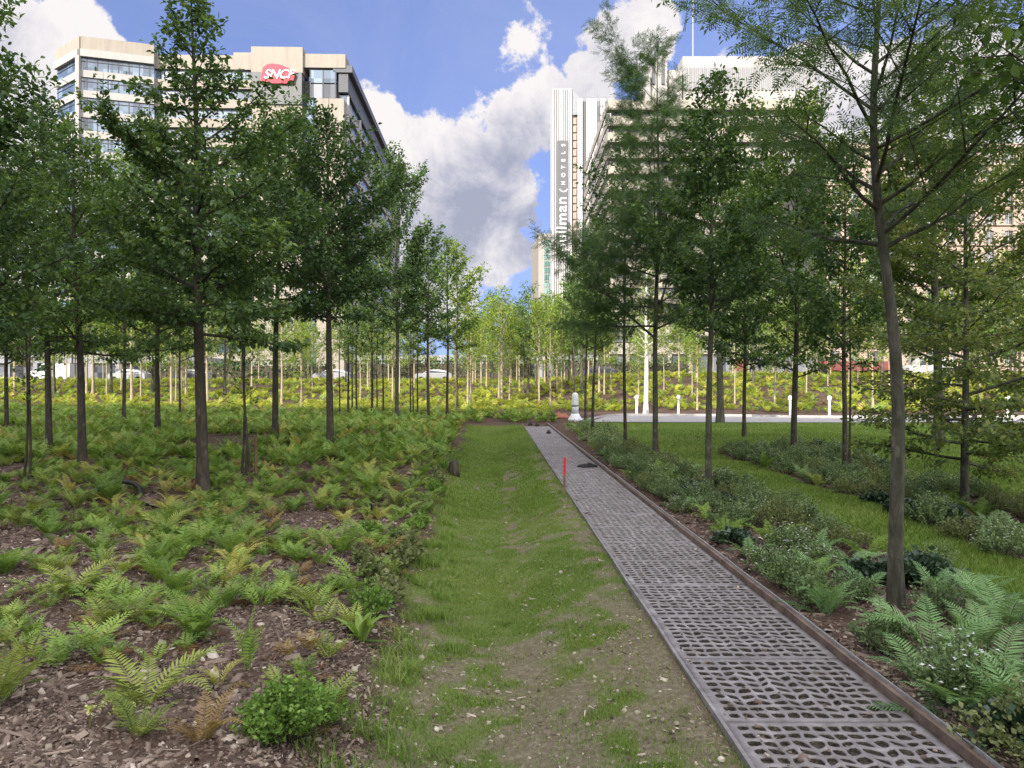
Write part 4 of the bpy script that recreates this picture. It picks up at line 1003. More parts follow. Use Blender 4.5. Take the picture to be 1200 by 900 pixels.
# --- stepped cream building, right
YR = 140.0
root = empty('apartment_block', (0, 0, 0)); tag(root, 'broad cream terraced block with long balcony bands and white rooftop plant, right', 'building')
xl, xr = at(712, YR), at(962, YR); zt_ = zt(117, YR); dep = 45
mb = MB(); mb.box(xl+1.6, xr-1, YR+1.8, YR+dep-.5, 1, zt_-1.7); mb.build('core', M['brown_core'], root)
fl_ = 3.07
for i in range(19):
    z1 = zt_-i*fl_
    if z1 < 4: break
    mb = MB(); mb.seg((xl, YR), (xr, YR), z1-1.55, z1, -.25, 0); mb.seg((xl+.25, YR+dep), (xl+.25, YR+.26), z1-1.55, z1, 0, .25)
    mb.seg((xl+.02, YR+.3), (xr, YR+.3), z1-1.75, z1-1.56, -1.8, 0.2)
    b = mb.build('balcony', M['cream'], root)
    mb = MB(); mb.seg((xl+.9, YR+1.5), (xr-1, YR+1.5), z1-fl_+.25, z1-1.76, -.2, 0); mb.seg((xl+1.4, YR+dep), (xl+1.4, YR+1.9), z1-fl_+.25, z1-1.76, -.2, 0)
    w = mb.build('window_band', M['glass_dark'], root)
    mb = MB()
    for k in range(22): mb.seg((xl+1.2+k*1.78, YR+1.45), (xl+1.42+k*1.78, YR+1.45), z1-fl_+.25, z1-1.77, 0, .12)
    mb.build('mullion', M['white_band'], w)
    if i % 3 == 1:
        mb = MB()
        for k in (5, 11, 16): mb.seg((xl+1.2+k*1.78, YR+.6), (xl+2.8+k*1.78, YR+.6), z1-fl_+.0, z1-1.8, -.2, 0)
        mb.build('blind', M['stone'] if i % 2 else M['white_band'], root)
zr = zt_
mb = MB(); mb.box(at(800, YR+8), at(955, YR+8), YR+8, YR+30, zr-1.6, zt(66, YR+8)); mb.build('rooftop_plant', M['white_band'], root)
for k in range(34):
    px = 803+k*4.45
    mb = MB(); mb.box(at(px, YR+7.9), at(px+1.9, YR+7.9), YR+7.7, YR+7.98, zt(106, YR+8), zt(79, YR+8)); mb.build('louvre', M['zinc'], root)
mb = MB(); mb.box(at(762, YR+6), at(782, YR+6), YR+6, YR+14, zr-1.6, zt(66, YR+6)); mb.box(at(782.5, YR+7), at(799, YR+7), YR+7, YR+20, zr-1.6, zt(82, YR+7)); mb.box(at(755, YR+6), at(761, YR+6), YR+5, YR+11, zr-1.6, zt(89, YR+6)); mb.build('turret', M['white_band'], root)
mb = MB(); mb.box(at(764, YR+6), at(767, YR+6), YR+5.6, YR+5.98, zt(99, YR+6), zt(70, YR+6)); mb.box(at(775, YR+6), at(778, YR+6), YR+5.6, YR+5.98, zt(99, YR+6), zt(70, YR+6)); mb.build('louvre', M['grey_panel'], root)
mb = MB(); mb.lathe([(.25, zr), (.12, zt(-45, YR+10))], at(812, YR+10), YR+10, 8)
for k in range(6): z_ = zt(20-k*9, YR+10); mb.box(at(812, YR+10)-.5, at(812, YR+10)+.5, YR+9.9, YR+10.1, z_, z_+.12)
mb.build('mast', M['zinc'], root)

# --- warm stone building at the far right
YP = 118.0
root = empty('stone_building', (0, 0, 0)); tag(root, 'warm pinkish stone building behind the wispy trees at far right', 'building')
xl, xr = at(968, YP), at(1420, YP); zt_ = zt(172, YP)
mb = MB(); mb.box(xl+.3, xr, YP+.6, YP+20, 1, zt_-.5); mb.build('core', M['core'], root)
mb = MB(); mb.box(xl-.4, xr+.4, YP-.8, YP+20, zt_-.49, zt_+.3); mb.build('cornice', M['stone'], root)
mb = MB(); v = [(xl, YP+.2, zt_+.31), (xr, YP+.2, zt_+.31), (xr, YP+20, zt_+.31), (xl, YP+20, zt_+.31), (xl+1.5, YP+2.4, zt_+3.6), (xr-1.5, YP+2.4, zt_+3.6), (xr-1.5, YP+18, zt_+3.6), (xl+1.5, YP+18, zt_+3.6)]
mb.add(v, [(0, 1, 5, 4), (1, 2, 6, 5), (2, 3, 7, 6), (3, 0, 4, 7), (4, 5, 6, 7)]); mb.build('roof', M['zinc'], root)
NBAY = 20; bw = (xr-xl)/NBAY
for i in range(12):
    z1 = zt_-.6-i*3.2
    if z1 < 5: break
    mb = MB(); mb.box(xl, xr, YP, YP+.55, z1-3.2, z1-2.25)
    for k in range(NBAY+1): mb.box(max(xl, xl+k*bw-.85), min(xr, xl+k*bw+.85), YP+.003, YP+.55, z1-2.25, z1)
    mb.build('wall', M['stone'], root)
    mb = MB(); mb.seg((xl, YP+.3), (xr, YP+.3), z1-2.24, z1-.02, -.06, 0); w = mb.build('window_row', M['glass_dark'], root)
    mb = MB()
    for k in range(NBAY): xx = xl+(k+.5)*bw; mb.box(xx-.05, xx+.05, YP+.2, YP+.29, z1-2.2, z1-.05)
    mb.build('window_frame', M['white_band'], w)
    mb = MB(); mb.box(xl-.1, xr+.1, YP-.35, YP+.0, z1-2.4, z1-2.22); mb.build('ledge', M['stone'], root)
mb = MB()
for k in range(4): 
    x0 = at(968+k*22, YP-3); mb.add([(x0, YP-3, 4.0), (x0+2.6, YP-3, 4.0), (x0+2.6, YP-.4, 5.1), (x0, YP-.4, 5.1), (x0, YP-3, 3.6), (x0+2.6, YP-3, 3.6)], [(0, 1, 2, 3), (4, 5, 1, 0)])
mb.build('awning', M['awning_red'], root)

# --- low white building closing the street in the middle, and a long pale ground floor at left
def low_building(name, x0, x1, Y, z1, mat, label, nb):
    root = empty(name, (0, 0, 0)); tag(root, label, 'building')
    mb = MB(); mb.box(x0, x1, Y+.4, Y+14, .5, z1); mb.build('core', M['core'], root)
    mb = MB(); mb.box(x0-.2, x1+.2, Y, Y+14.2, z1+.01, z1+.9); bw = (x1-x0)/nb
    for k in range(nb+1): mb.box(x0+k*bw-.3, x0+k*bw+.3, Y+.05, Y+.5, .5, z1)
    mb.box(x0, x1, Y+.06, Y+.49, .5, 1.6); mb.build('wall', M[mat], root)
    for k in range(nb): mb = MB(); mb.box(x0+k*bw+.35, x0+(k+1)*bw-.35, Y+.25, Y+.36, 1.7, z1-.5); mb.build('shop_window', M['glass_dark'], root)
low_building('storefront_building', -98, -44, 104, 4.4, 'zinc', 'long low grey storefront behind the parked cars at left', 14)
low_building('pavilion_building', -30, 14, 118, 5.2, 'zinc', 'low grey street frontage behind the trees at the picture centre', 14)
low_building('arcade_building', 14.5, 46, 112, 6.0, 'cream', 'low cream arcade at the foot of the terraced block', 10)

# --- tall block behind the viewer whose shadow lies over the foreground
root = empty('slab_building', (0, 0, 0)); tag(root, 'tall slab block behind the viewer that shades the planting beds', 'building')
HB = 55.0; off_ = HB/math.tan(SUN_EL); sx_, sy_ = -.5*off_, -.866*off_
e1 = np.array([-30+sx_, 49.5+sy_]); e2 = np.array([20+sx_, 31.5+sy_]); dd = (e2-e1)/np.linalg.norm(e2-e1)
pL = e1-dd*75; pR = e2+dd*45; nn = np.array([dd[1], -dd[0]])     # away from the camera
mb = MB(); mb.prism([tuple(pL), tuple(pR), tuple(pR+nn*16), tuple(pL+nn*16)], 0, HB); mb.build('wall', M['white_band'], root)
for i in range(16):
    mb = MB(); mb.seg(tuple(pR-dd*1), tuple(pL+dd*1), 3+i*3.2, 4.7+i*3.2, -.1, .08); mb.build('window_band', M['glass_dark'], root)
# ------------------------------------------------------------------ ferns
T_PINNA = np.array([(0,0,0), (-.10,.22,.02), (-.085,.6,.0), (0,1,-.07), (.085,.6,.0), (.10,.22,.02)], float)
F_PINNA = [np.array([(0,5,4,3)]), np.array([(0,3,2,1)])]
F_PINNA = [np.array([(0,5,4,3), (0,3,2,1)])]
T_PK = np.array([(0,0,0), (.14,.35,.02), (0,1,-.07), (-.14,.35,.02)], float)

def fern_geo(seed, nf=11, L=.46, npin=20, hi=True, upright=.5, wid=.17, skirt=1, rachis=True, spread=1.0, straps=False):
    rng = np.random.default_rng(seed); A = Acc()
    for k in range(nf):
        az = k*2.39996+rng.uniform(-.4, .4); l = L*rng.uniform(.5, 1.15); old = k < skirt
        e0 = R(rng.uniform(62, 84) if not old else rng.uniform(5, 25))*(.75+.35*upright); e1 = R(rng.uniform(-50, 22)+upright*28) if not old else R(-15)
        m = 12; s = np.linspace(0, 1, m); el = e0+(e1-e0)*s**1.4
        aza = az+rng.normal(0, .25)*s
        d = np.stack([np.cos(el)*np.cos(aza), np.cos(el)*np.sin(aza), np.sin(el)], 1)
        pts = np.concatenate([[np.array([math.cos(az), math.sin(az), .0])*.02], np.cumsum(d[:-1]*l/(m-1), 0)+np.array([math.cos(az), math.sin(az), 0])*.02])
        if old: pts[:, 2] = np.maximum(pts[:, 2], .012)
        tv = 0.03 if old else float(np.clip(rng.normal(.55, .14), .3, .95))
        if rachis:
            V, Fq = tubes([pts], [.0028*(1-s*.7)], 3); A.add(V, [Fq], np.full(len(V), max(tv-.1, .0)))
        if straps:
            wv = np.sin(np.clip(s*.92+.08, 0, 1)*PI)**.6*.028; side = norm(np.cross(d, [0, 0, 1]))
            up = np.cross(side, d)
            V = np.concatenate([pts-side*wv[:, None]+up*.006, pts, pts+side*wv[:, None]+up*.006]); ii_ = np.arange(m-1)
            A.add(V, [np.concatenate([np.stack([ii_, ii_+m, ii_+m+1, ii_+1], 1), np.stack([ii_+m, ii_+2*m, ii_+2*m+1, ii_+m+1], 1)])], np.full(len(V), tv)); continue
        u = np.linspace(.16, .985, npin); u = np.repeat(u, 2); sg = np.tile([-1, 1], npin)
        P = np.stack([np.interp(u, s, pts[:, i]) for i in range(3)], 1); T = norm(np.stack([np.interp(u, s, d[:, i]) for i in range(3)], 1))
        side = norm(np.cross(T, np.tile([0, 0, 1.], (len(u), 1)))); up = np.cross(side, T)
        D = norm(side*sg[:, None]*1.0+T*(.25+.55*u[:, None])+up*rng.normal(.08, .08, (len(u), 1))+rng.normal(0, .05, (len(u), 3)))
        prof = np.interp(u, [.16, .3, .5, .8, 1], [.62, .95, 1, .5, .12])*wid*(1.15 if hi else 1.2)*l/.46*.46*1.0
        ln = prof*rng.uniform(.88, 1.1, len(u))
        gap = l*.82/npin
        S = np.c_[np.full(len(u), gap*(3.5 if hi else 3.6))*(.4+.6*ln/ln.max()), ln, ln]
        V, Fs = place(T_PINNA if hi else T_PK, F_PINNA if hi else F_KITE, P, D, up, S)
        A.add(V, Fs, np.repeat(np.clip(tv+rng.normal(0, .05, len(u)), 0, 1), len(T_PINNA if hi else T_PK)))
    return A
FK = {}
def fern_mesh(key, seed, mat, **kw):
    FK.setdefault(key, []).append(fern_geo(seed, **kw).mesh('fern', M[mat]))
for i in range(5): fern_mesh('green', 200+i, 'fern_green', nf=14+i, L=.40, npin=21, upright=.0+.17*i, wid=.18)
for i in range(4): fern_mesh('olive', 210+i, 'fern_olive', nf=12+i, L=.40, npin=20, upright=-.1+.2*i, wid=.18)
for i in range(3): fern_mesh('yellow', 220+i, 'fern_yellow', nf=8+i, L=.36, npin=19, upright=.4, wid=.17)
for i in range(2): fern_mesh('bronze', 230+i, 'fern_bronze', nf=12+i, L=.30, npin=17, upright=.3, wid=.16)
for i in range(4): fern_mesh('blue', 240+i, 'fern_blue', nf=10+i, L=.38, npin=22, upright=.1+.14*i, wid=.19)
fern_mesh('bright', 250, 'fern_bright', nf=5, L=.36, npin=18, upright=1.9, wid=.17, skirt=0)
fern_mesh('strap', 251, 'fern_bright', nf=15, L=.27, npin=0, upright=.55, skirt=2, straps=True)
LOOKF = {'green': 'green', 'olive': 'olive-green', 'yellow': 'yellowing', 'bronze': 'bronze-tinged', 'blue': 'blue-green', 'bright': 'fresh bright green', 'strap': 'strap-leaved'}
PLANTS = []    # (obj, kind, x, y, look, group)
frng = np.random.default_rng(99)
def fern(x, y, key, s=1.0, rz=None, v=None):
    L_ = FK[key]; me = L_[int(frng.integers(len(L_))) if v is None else v]
    o = new_obj('fern', me); o.location = (x, y, hz1(x, y)-.005); o.rotation_euler = (float(frng.normal(0, .06)), float(frng.normal(0, .06)), float(frng.uniform(0, 6.28)) if rz is None else rz)
    q = s*float(frng.uniform(.92, 1.08)); o.scale = (q, q, q*float(frng.uniform(.85, 1.1))); return o
used = []
def free(x, y, d): return all((x-a)**2+(y-b)**2 > (d+e)**2/4 for a, b, e in used)
for (x, y, _, _) in LAND: used.append((x, y, .25))
GL, GR_ = 'ferns of the mulched left bed', 'ferns of the bed beside the path'
hand = [(290, 812, 'bright', 1.0), (424, 752, 'strap', 1.0), (168, 860, 'olive', 1.15), (228, 772, 'green', 1.1), (84, 722, 'olive', 1.0), (6, 690, 'green', 1.1), (372, 728, 'olive', .95),
        (118, 668, 'green', 1.05), (208, 672, 'green', 1.1), (268, 702, 'yellow', 1.0), (312, 640, 'bronze', 1.0), (402, 622, 'yellow', 1.05), (152, 626, 'bronze', .95), (196, 612, 'yellow', 1.0),
        (236, 905, 'bronze', 1.0), (-6, 862, 'olive', 1.2), (330, 662, 'green', 1.0), (12, 760, 'olive', 1.0), (160, 755, 'olive', .8), (352, 690, 'bronze', .7), (290, 655, 'olive', 1.0),
        (440, 652, 'green', 1.0), (60, 640, 'green', 1.1), (445, 618, 'yellow', .9), (255, 640, 'green', 1.1), (170, 660, 'yellow', .8), (205, 720, 'green', .8), (255, 830, 'yellow', .6), (380, 655, 'olive', 1), (160, 900, 'olive', .7)]
for px, py, k, s in hand:
    x, y = gp(px, py); o = fern(x, y, k, s*.9); PLANTS.append((o, 'fern', x, y, LOOKF[k], GL)); used.append((x, y, .42))
def bareness(x, y): return vnoise(x, y, 1.6, 61)*.65+vnoise(x, y, .6, 62)*.35
n = 0; tries = 0
while n < 250 and tries < 14000:
    tries += 1
    y = 4.4+9.2*frng.uniform()**.9; x = -frng.uniform(.85+.04*(y-3), .71*y+.2)
    if y < 5.4 and frng.uniform() > .3: continue
    if lawn_mask(x, y) > .4 or not free(x, y, float(frng.choice([.26, .38, .5])) if y > 5.8 else .5): continue
    b = float(bareness(x, y))
    if b > .575 - .09*(y < 7): continue
    k = str(frng.choice(['green', 'olive', 'yellow', 'bronze'], p=[.62, .24, .10, .04]))
    s = float(frng.uniform(.5, 1.05)); o = fern(x, y, k, s); PLANTS.append((o, 'fern', x, y, LOOKF[k], GL)); used.append((x, y, .38)); n += 1
handr = [(1096, 772, 'blue', 1.25, 0), (1172, 800, 'blue', 1.25, 1), (1120, 838, 'blue', 1.15, 2), (1190, 850, 'blue', 1.1, 3), (1060, 800, 'blue', .9, 2), (1150, 760, 'blue', 1.2, 3), (960, 722, 'blue', .9, 3), (938, 690, 'green', .9, 0), (852, 628, 'green', .9, 1), (1042, 742, 'blue', .85, 1), (1180, 735, 'blue', 1.25, 2), (1148, 712, 'blue', 1.0, 3),
         (996, 662, 'blue', 1.0, 0), (1100, 700, 'blue', .8, 2), (905, 640, 'green', 1.0, 2), (880, 655, 'blue', .8, 1), (830, 610, 'green', .8, 0), (1012, 690, 'blue', .8, 1), (1150, 612, 'green', 1, 1), (1190, 632, 'blue', 1, 2), (1170, 590, 'green', .9, 3), (960, 570, 'olive', .9, 1), (740, 560, 'olive', .8, 1)]
for px, py, k, s, v in handr:
    x, y = gp(px, py); x = max(x, float(path_c(y))+.74); o = fern(x, y, k, s, v=v); PLANTS.append((o, 'fern', x, y, LOOKF[k], GR_)); used.append((x, y, .42))

# ------------------------------------------------------------------ low shrubs
def shrub_geo(seed, h=.34, r=.27, nst=46, nl=46, ls=.022, mat='shrub', elong=.45, flowers=0, thin=1.0):
    rng = np.random.default_rng(seed); A, B = Acc(), Acc(); P, D = [], []; fl = []
    for k in range(nst):
        az = rng.uniform(0, 6.28); q = math.sqrt(rng.uniform(0, 1)); tip = np.array([q*r*math.cos(az), q*r*math.sin(az), h*(1-.55*q*q)*rng.uniform(.75, 1.08)])
        b = np.array([tip[0]*.15, tip[1]*.15, 0]); mid = (b+tip)/2+np.array([tip[0]*.15, tip[1]*.15, -.02])
        V, Fq = tubes([np.stack([b, mid, tip])], [np.array([.0028, .002, .001])], 3); B.add(V, [Fq])
        w = rng.uniform(.25, 1, nl)**.7; c = b+(tip-b)*w[:, None]+rng.normal(0, .014, (nl, 3)); P.append(c); D.append(norm((tip-b)[None]/h+rng.normal(0, .7, (nl, 3))+[0, 0, .3]))
        if flowers and rng.uniform() < flowers: fl += [tip+rng.normal(0, .014, 3)+[0, 0, .01] for _ in range(rng.integers(1, 4))]
    P = np.concatenate(P); D = np.concatenate(D); n = len(P)
    S = ls*rng.uniform(.6, 1.3, n); T = T_KITE*np.array([elong/.28*.28*2, 1, 1]) if elong != 1 else T_KITE
    V, Fs = place(T, F_KITE, P, D, norm(rng.normal(0, .6, (n, 3))+[0, 0, 1]), S)
    P_z = np.clip(.35+rng.normal(0, .16, n)+(rng.uniform(0, 1, n) > .8)*.2, 0, 1); A.add(V, Fs, np.repeat(P_z, 4))
    res = [('foliage', A.mesh('foliage', M[mat])), ('stems', B.mesh('stems', M['bark'], False))]
    if fl:
        fl = np.array(fl); m = len(fl); C = Acc()
        for j in range(5):
            a = 2*PI*j/5; V, Fs = place(T_KITE*np.array([1.3, 1, 1]), F_KITE, fl, np.tile([math.cos(a), math.sin(a), .25], (m, 1))+rng.normal(0, .15, (m, 3)), np.tile([0, 0, 1.], (m, 1)), np.full(m, .0125)); C.add(V, Fs)
        res.append(('blossoms', C.mesh('blossoms', M['flower_white'])))
    return res
SH = {'fine': [shrub_geo(300, mat='shrub', elong=.7), shrub_geo(301, h=.30, r=.30, mat='shrub', elong=.7, nst=52), shrub_geo(302, h=.40, r=.24, mat='shrub', elong=.6)],
      'olive': [shrub_geo(303, mat='shrub_olive', elong=.6, h=.36), shrub_geo(304, mat='shrub_olive', elong=.7, h=.28, r=.3)],
      'flower': [shrub_geo(305, mat='shrub', elong=.8, flowers=.75), shrub_geo(306, mat='shrub', elong=.8, h=.3, r=.3, flowers=.4)],
      'dark': [shrub_geo(307, h=.20, r=.24, nst=34, nl=26, ls=.036, mat='shrub_dark', elong=1.1)],
      'bright': [shrub_geo(308, h=.27, r=.21, nst=110, nl=46, ls=.014, mat='bush_bright', elong=1.6)],
      'herb': [shrub_geo(309, h=.22, r=.2, nst=26, nl=26, ls=.038, mat='bush_bright', elong=1.0), shrub_geo(310, h=.26, r=.18, nst=22, nl=26, ls=.036, mat='shrub_olive', elong=1.2)]}
LOOKS = {'fine': 'fine-leaved green', 'olive': 'olive-toned', 'flower': 'white-flowering', 'dark': 'dark glossy-leaved', 'bright': 'bright green round', 'herb': 'leafy green'}
def shrub(x, y, key, s=1.0, v=None):
    L_ = SH[key]; parts = L_[int(frng.integers(len(L_))) if v is None else v]
    o = empty('shrub' if key != 'herb' else 'leafy_plant', (x, y, hz1(x, y)-.004), float(frng.uniform(0, 6.28))); q = s*float(frng.uniform(.9, 1.1)); o.scale = (q, q, q*float(frng.uniform(.85, 1.15)))
    for nm, me in parts: new_obj(nm, me, o)
    return o
GS, GH = 'low shrubs in the beds right of the path', 'leafy plants along the left bed edge'
for px, py, k, s in [(335, 884, 'bright', 1.0), (366, 858, 'herb', .8), (450, 705, 'herb', 1.0), (470, 668, 'herb', .9), (437, 690, 'herb', .8)]:
    x, y = gp(px, py); o = shrub(x, y, k, s); PLANTS.append((o, 'shrub' if k == 'bright' else 'leafy plant', x, y, LOOKS[k] if k != 'bright' else 'bright green rounded', GH)); used.append((x, y, .35))
for px, py, k, s in [(1185, 905, 'olive', 1.2), (1060, 825, 'flower', 1.05), (1130, 876, 'dark', 1.0), (985, 765, 'fine', .8), (880, 672, 'flower', .9), (905, 690, 'fine', 1), (1075, 680, 'dark', 1.2), (760, 600, 'flower', .8), (930, 712, 'fine', 1.0), (1100, 672, 'fine', .9)]:
    x, y = gp(px, py); x = max(x, float(path_c(y))+.78); o = shrub(x, y, k, s); PLANTS.append((o, 'shrub', x, y, LOOKS[k], GS)); used.append((x, y, .36))
def right_zone(x, y):
    if x < path_c(y)+.76 or x > .72*y+.4: return False
    return bool(lawn_mask(x, y) < .35 and lawn_mask(x+.2, y) < .8)
n = 0; tries = 0
while n < 255 and tries < 16000:
    tries += 1
    y = 2.6+14.5*frng.uniform()**1.1; x = frng.uniform(2.0, min(.72*y+.3, 9)) if frng.uniform() < .7 else frng.uniform(2.0, 3.3)
    if y > 29.3 or not right_zone(x, y) or not free(x, y, .31): continue
    if vnoise(x, y, .7, 64) > .88: continue
    k = str(frng.choice(['fine', 'olive', 'flower', 'dark', 'fern'], p=[.30, .16, .15, .07, .32]))
    if k == 'fern':
        kk = str(frng.choice(['blue', 'green', 'olive'], p=[.5, .35, .15])); o = fern(x, y, kk, float(frng.uniform(.7, .95))); PLANTS.append((o, 'fern', x, y, LOOKF[kk], GR_))
    else:
        o = shrub(x, y, k, float(frng.uniform(.8, 1.12))); PLANTS.append((o, 'shrub', x, y, LOOKS[k], GS))
    used.append((x, y, .36)); n += 1
n = 0; tries = 0
while n < 26 and tries < 3000:      # leafy herbs on the edge of the left bed
    tries += 1
    y = 5+10*frng.uniform(); x = -.78-.04*(y-3)-abs(frng.normal(0, .16))
    if not free(x, y, .25): continue
    o = shrub(x, y, 'herb', float(frng.uniform(.6, .95))); PLANTS.append((o, 'leafy plant', x, y, LOOKS['herb'], GH)); used.append((x, y, .22)); n += 1
# small lime flower heads near the lower left corner
for i, (px, py) in enumerate([(132, 872), (105, 890), (138, 893), (152, 884)]):
    x, y = gp(px, py); rng = np.random.default_rng(i); o = empty('flower', (x, y, hz1(x, y))); A = Acc(); c = rng.normal(0, .011, (60, 3))*[1, 1, .5]+[0, 0, .085]
    V, Fs = place(T_KITE*np.array([1.6, 1, 1]), F_KITE, c, rng.normal(0, 1, (60, 3))+[0, 0, .8], np.tile([0, 0, 1.], (60, 1)), np.full(60, .013)); A.add(V, Fs, np.repeat(rng.uniform(0, 1, 60), 4)); new_obj('flower_head', A.mesh('flower_head', M['flower_lime']), o)
    V, Fq = tubes([np.array([[0, 0, 0], [.004, 0, .05], [0, 0, .085]])], [np.array([.003, .0025, .002])], 5); st = Acc(); st.add(V, [Fq]); new_obj('stem', st.mesh('stem', M['fern_olive']), o)
    tag(o, ['lime flower head on the mulch, topmost of four at lower left', 'lime flower head on the mulch, leftmost of four', 'lime flower head on the mulch, lowest of the four', 'lime flower head on the mulch, rightmost of four'][i], 'flower', 'lime flower heads on the mulch')

# ------------------------------------------------------------------ farther ground cover as masses
def scatter(name, geos, x, y, s, seed, mat, zoff=0.0):
    rng = np.random.default_rng(seed); A = Acc(); n = len(x); z = hz(x, y)+zoff; pick = rng.integers(0, len(geos), n)
    for g_i, G in enumerate(geos):
        k = np.where(pick == g_i)[0]
        if not len(k): continue
        V0 = np.concatenate(G.V); t0 = np.concatenate(G.t); a = rng.uniform(0, 2*PI, len(k)); ss = s[k]
        ca, sa = np.cos(a)[:, None], np.sin(a)[:, None]
        V = np.stack([(V0[None, :, 0]*ca-V0[None, :, 1]*sa)*ss[:, None]+x[k][:, None], (V0[None, :, 0]*sa+V0[None, :, 1]*ca)*ss[:, None]+y[k][:, None], V0[None, :, 2]*ss[:, None]+z[k][:, None]], -1).reshape(-1, 3)
        tj = rng.normal(0, .10, len(k)); t = np.clip(np.where(t0[None] < .1, t0[None], t0[None]+tj[:, None]), 0, 1).ravel()
        Fs = []
        for kk, fl in G.F.items():
            f = np.concatenate(fl); Fs.append((f[None]+(np.arange(len(k))*len(V0))[:, None, None]).reshape(-1, kk))
        A.add(V, Fs, t)
    return new_obj(name, A.mesh(name, M[mat]))
mid = [fern_geo(400+i, nf=11, L=.42, npin=11, hi=False, upright=.25+.2*i, wid=.2, rachis=False) for i in range(3)]
low = [fern_geo(410+i, nf=10, L=.58, npin=6, hi=False, upright=.35+.2*i, wid=.26, rachis=False, skirt=1) for i in range(3)]
rg = np.random.default_rng(500)
def massive(n, y0, y1, xf0, xf1, p=1.0, thr=.62, keepf=None):
    y = y0+(y1-y0)*rg.uniform(0, 1, n)**p; x = xf0(y)+rg.uniform(0, 1, n)*(xf1(y)-xf0(y)); k = bareness(x, y) < thr
    k &= (lawn_mask(x, y) < .4)
    if keepf is not None: k &= keepf(x, y)
    return x[k], y[k]
# left bed from where the single ferns end, to the edge of the shade
x, y = massive(3600, 13.2, 34, lambda y: -.74*y-.5, lambda y: -.8-.045*(y-3), .8, .565)
c = rg.uniform(0, 1, len(x))
for nm, mt, a, b in (('fern_undergrowth', 'fern_green', 0, .74), ('fern_undergrowth', 'fern_olive', .74, .93), ('fern_undergrowth', 'fern_yellow', .93, .975), ('fern_undergrowth', 'fern_bronze', .975, 1.01)):
    k = (c >= a) & (c < b); tag(scatter(nm, mid, x[k], y[k], rg.uniform(.7, 1.1, k.sum()), 1+int(a*10), mt), kind='stuff')
# small fronds and seedlings between the single ferns
y = 3.0+10.6*rg.uniform(0, 1, 850)**.9; x = -(.8+.04*(y-3))-rg.uniform(0, 1, 850)*(.71*y-.5); k = (lawn_mask(x, y) < .4) & (bareness(x, y) < .64); x, y = x[k], y[k]
sml = [fern_geo(430+i, nf=7, L=.20, npin=12, hi=False, upright=.1+.3*i, wid=.24, rachis=False, skirt=1) for i in range(3)]
c = rg.uniform(0, 1, len(x))
for mt, a, b in (('fern_green', 0, .68), ('fern_olive', .68, .92), ('fern_bronze', .92, 1.01)):
    k = (c >= a) & (c < b); tag(scatter('undergrowth', sml, x[k], y[k], rg.uniform(.6, 1.3, k.sum()), 50+int(a*10), mt), kind='stuff')
nr_ = lambda x, y: ~((x > 1.9-.0*y) & (y < 41.5-.35*np.clip(x-9, 0, 6)) )
x, y = massive(7500, 29.5, 80, lambda y: -.74*y-1, lambda y: .74*y+1, .85, .68, nr_)
k0 = y < (47-.36*(x+30)); c = rg.uniform(0, 1, len(x))  # past the shade line most ferns take the colour with sunlight painted in
k = k0 & (c < .8); tag(scatter('fern_undergrowth', low, x[k], y[k], rg.uniform(.7, 1.1, k.sum()), 21, 'fern_green'), kind='stuff')
k = k0 & (c >= .8); tag(scatter('fern_undergrowth', low, x[k], y[k], rg.uniform(.7, 1.0, k.sum()), 22, 'fern_olive'), kind='stuff')
k = ~k0 & (c < .74); tag(scatter('fern_undergrowth', low, x[k], y[k], rg.uniform(.75, 1.25, k.sum()), 23, 'fern_painted_sun'), kind='stuff')
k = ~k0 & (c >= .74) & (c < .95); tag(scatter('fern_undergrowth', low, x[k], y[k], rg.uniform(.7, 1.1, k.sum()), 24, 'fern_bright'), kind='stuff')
k = ~k0 & (c >= .95); tag(scatter('fern_undergrowth', low, x[k], y[k], rg.uniform(.6, .9, k.sum()), 25, 'fern_bronze'), kind='stuff')
# low shrubs of the right beds beyond the single ones
def low_shrub(seed, h=.34, r=.28):
    rng = np.random.default_rng(seed); A = Acc(); n = 260; az = rng.uniform(0, 6.28, n); q = np.sqrt(rng.uniform(0, 1, n))
    P = np.stack([q*r*np.cos(az), q*r*np.sin(az), h*(1-.6*q*q)*rng.uniform(.35, 1.05, n)], 1)
    V, Fs = place(T_KITE*np.array([1.2, 1, 1]), F_KITE, P, P/h+rng.normal(0, .6, (n, 3)), rng.normal(0, .5, (n, 3))+[0, 0, 1], rng.uniform(.035, .06, n)); A.add(V, Fs, np.repeat(np.clip(rng.normal(.5, .2, n), 0, 1), 4)); return A
_ = 0
ls_ = [low_shrub(700+i) for i in range(3)]
def rz_np(x, y): return np.array([bool(right_zone(a, b)) for a, b in zip(x, y)])
yy = rg.uniform(9, 29, 1500); xx = 1.9+rg.uniform(0, 1, 1500)*(np.minimum(.72*yy, 20)-1.9)
k = rz_np(xx, yy) & np.array([free(a, b, .26) for a, b in zip(xx, yy)]); xx, yy = xx[k], yy[k]; c = rg.uniform(0, 1, len(xx))
k = c < .6; tag(scatter('shrubbery', ls_, xx[k], yy[k], rg.uniform(.7, 1.1, k.sum()), 31, 'shrub'), kind='stuff')
k = (c >= .6) & (c < .8); tag(scatter('shrubbery', ls_, xx[k], yy[k], rg.uniform(.7, 1.1, k.sum()), 32, 'shrub_olive'), kind='stuff')
k = c >= .8; tag(scatter('fern_undergrowth', mid, xx[k], yy[k], rg.uniform(.6, .9, k.sum()), 33, 'fern_green'), kind='stuff')

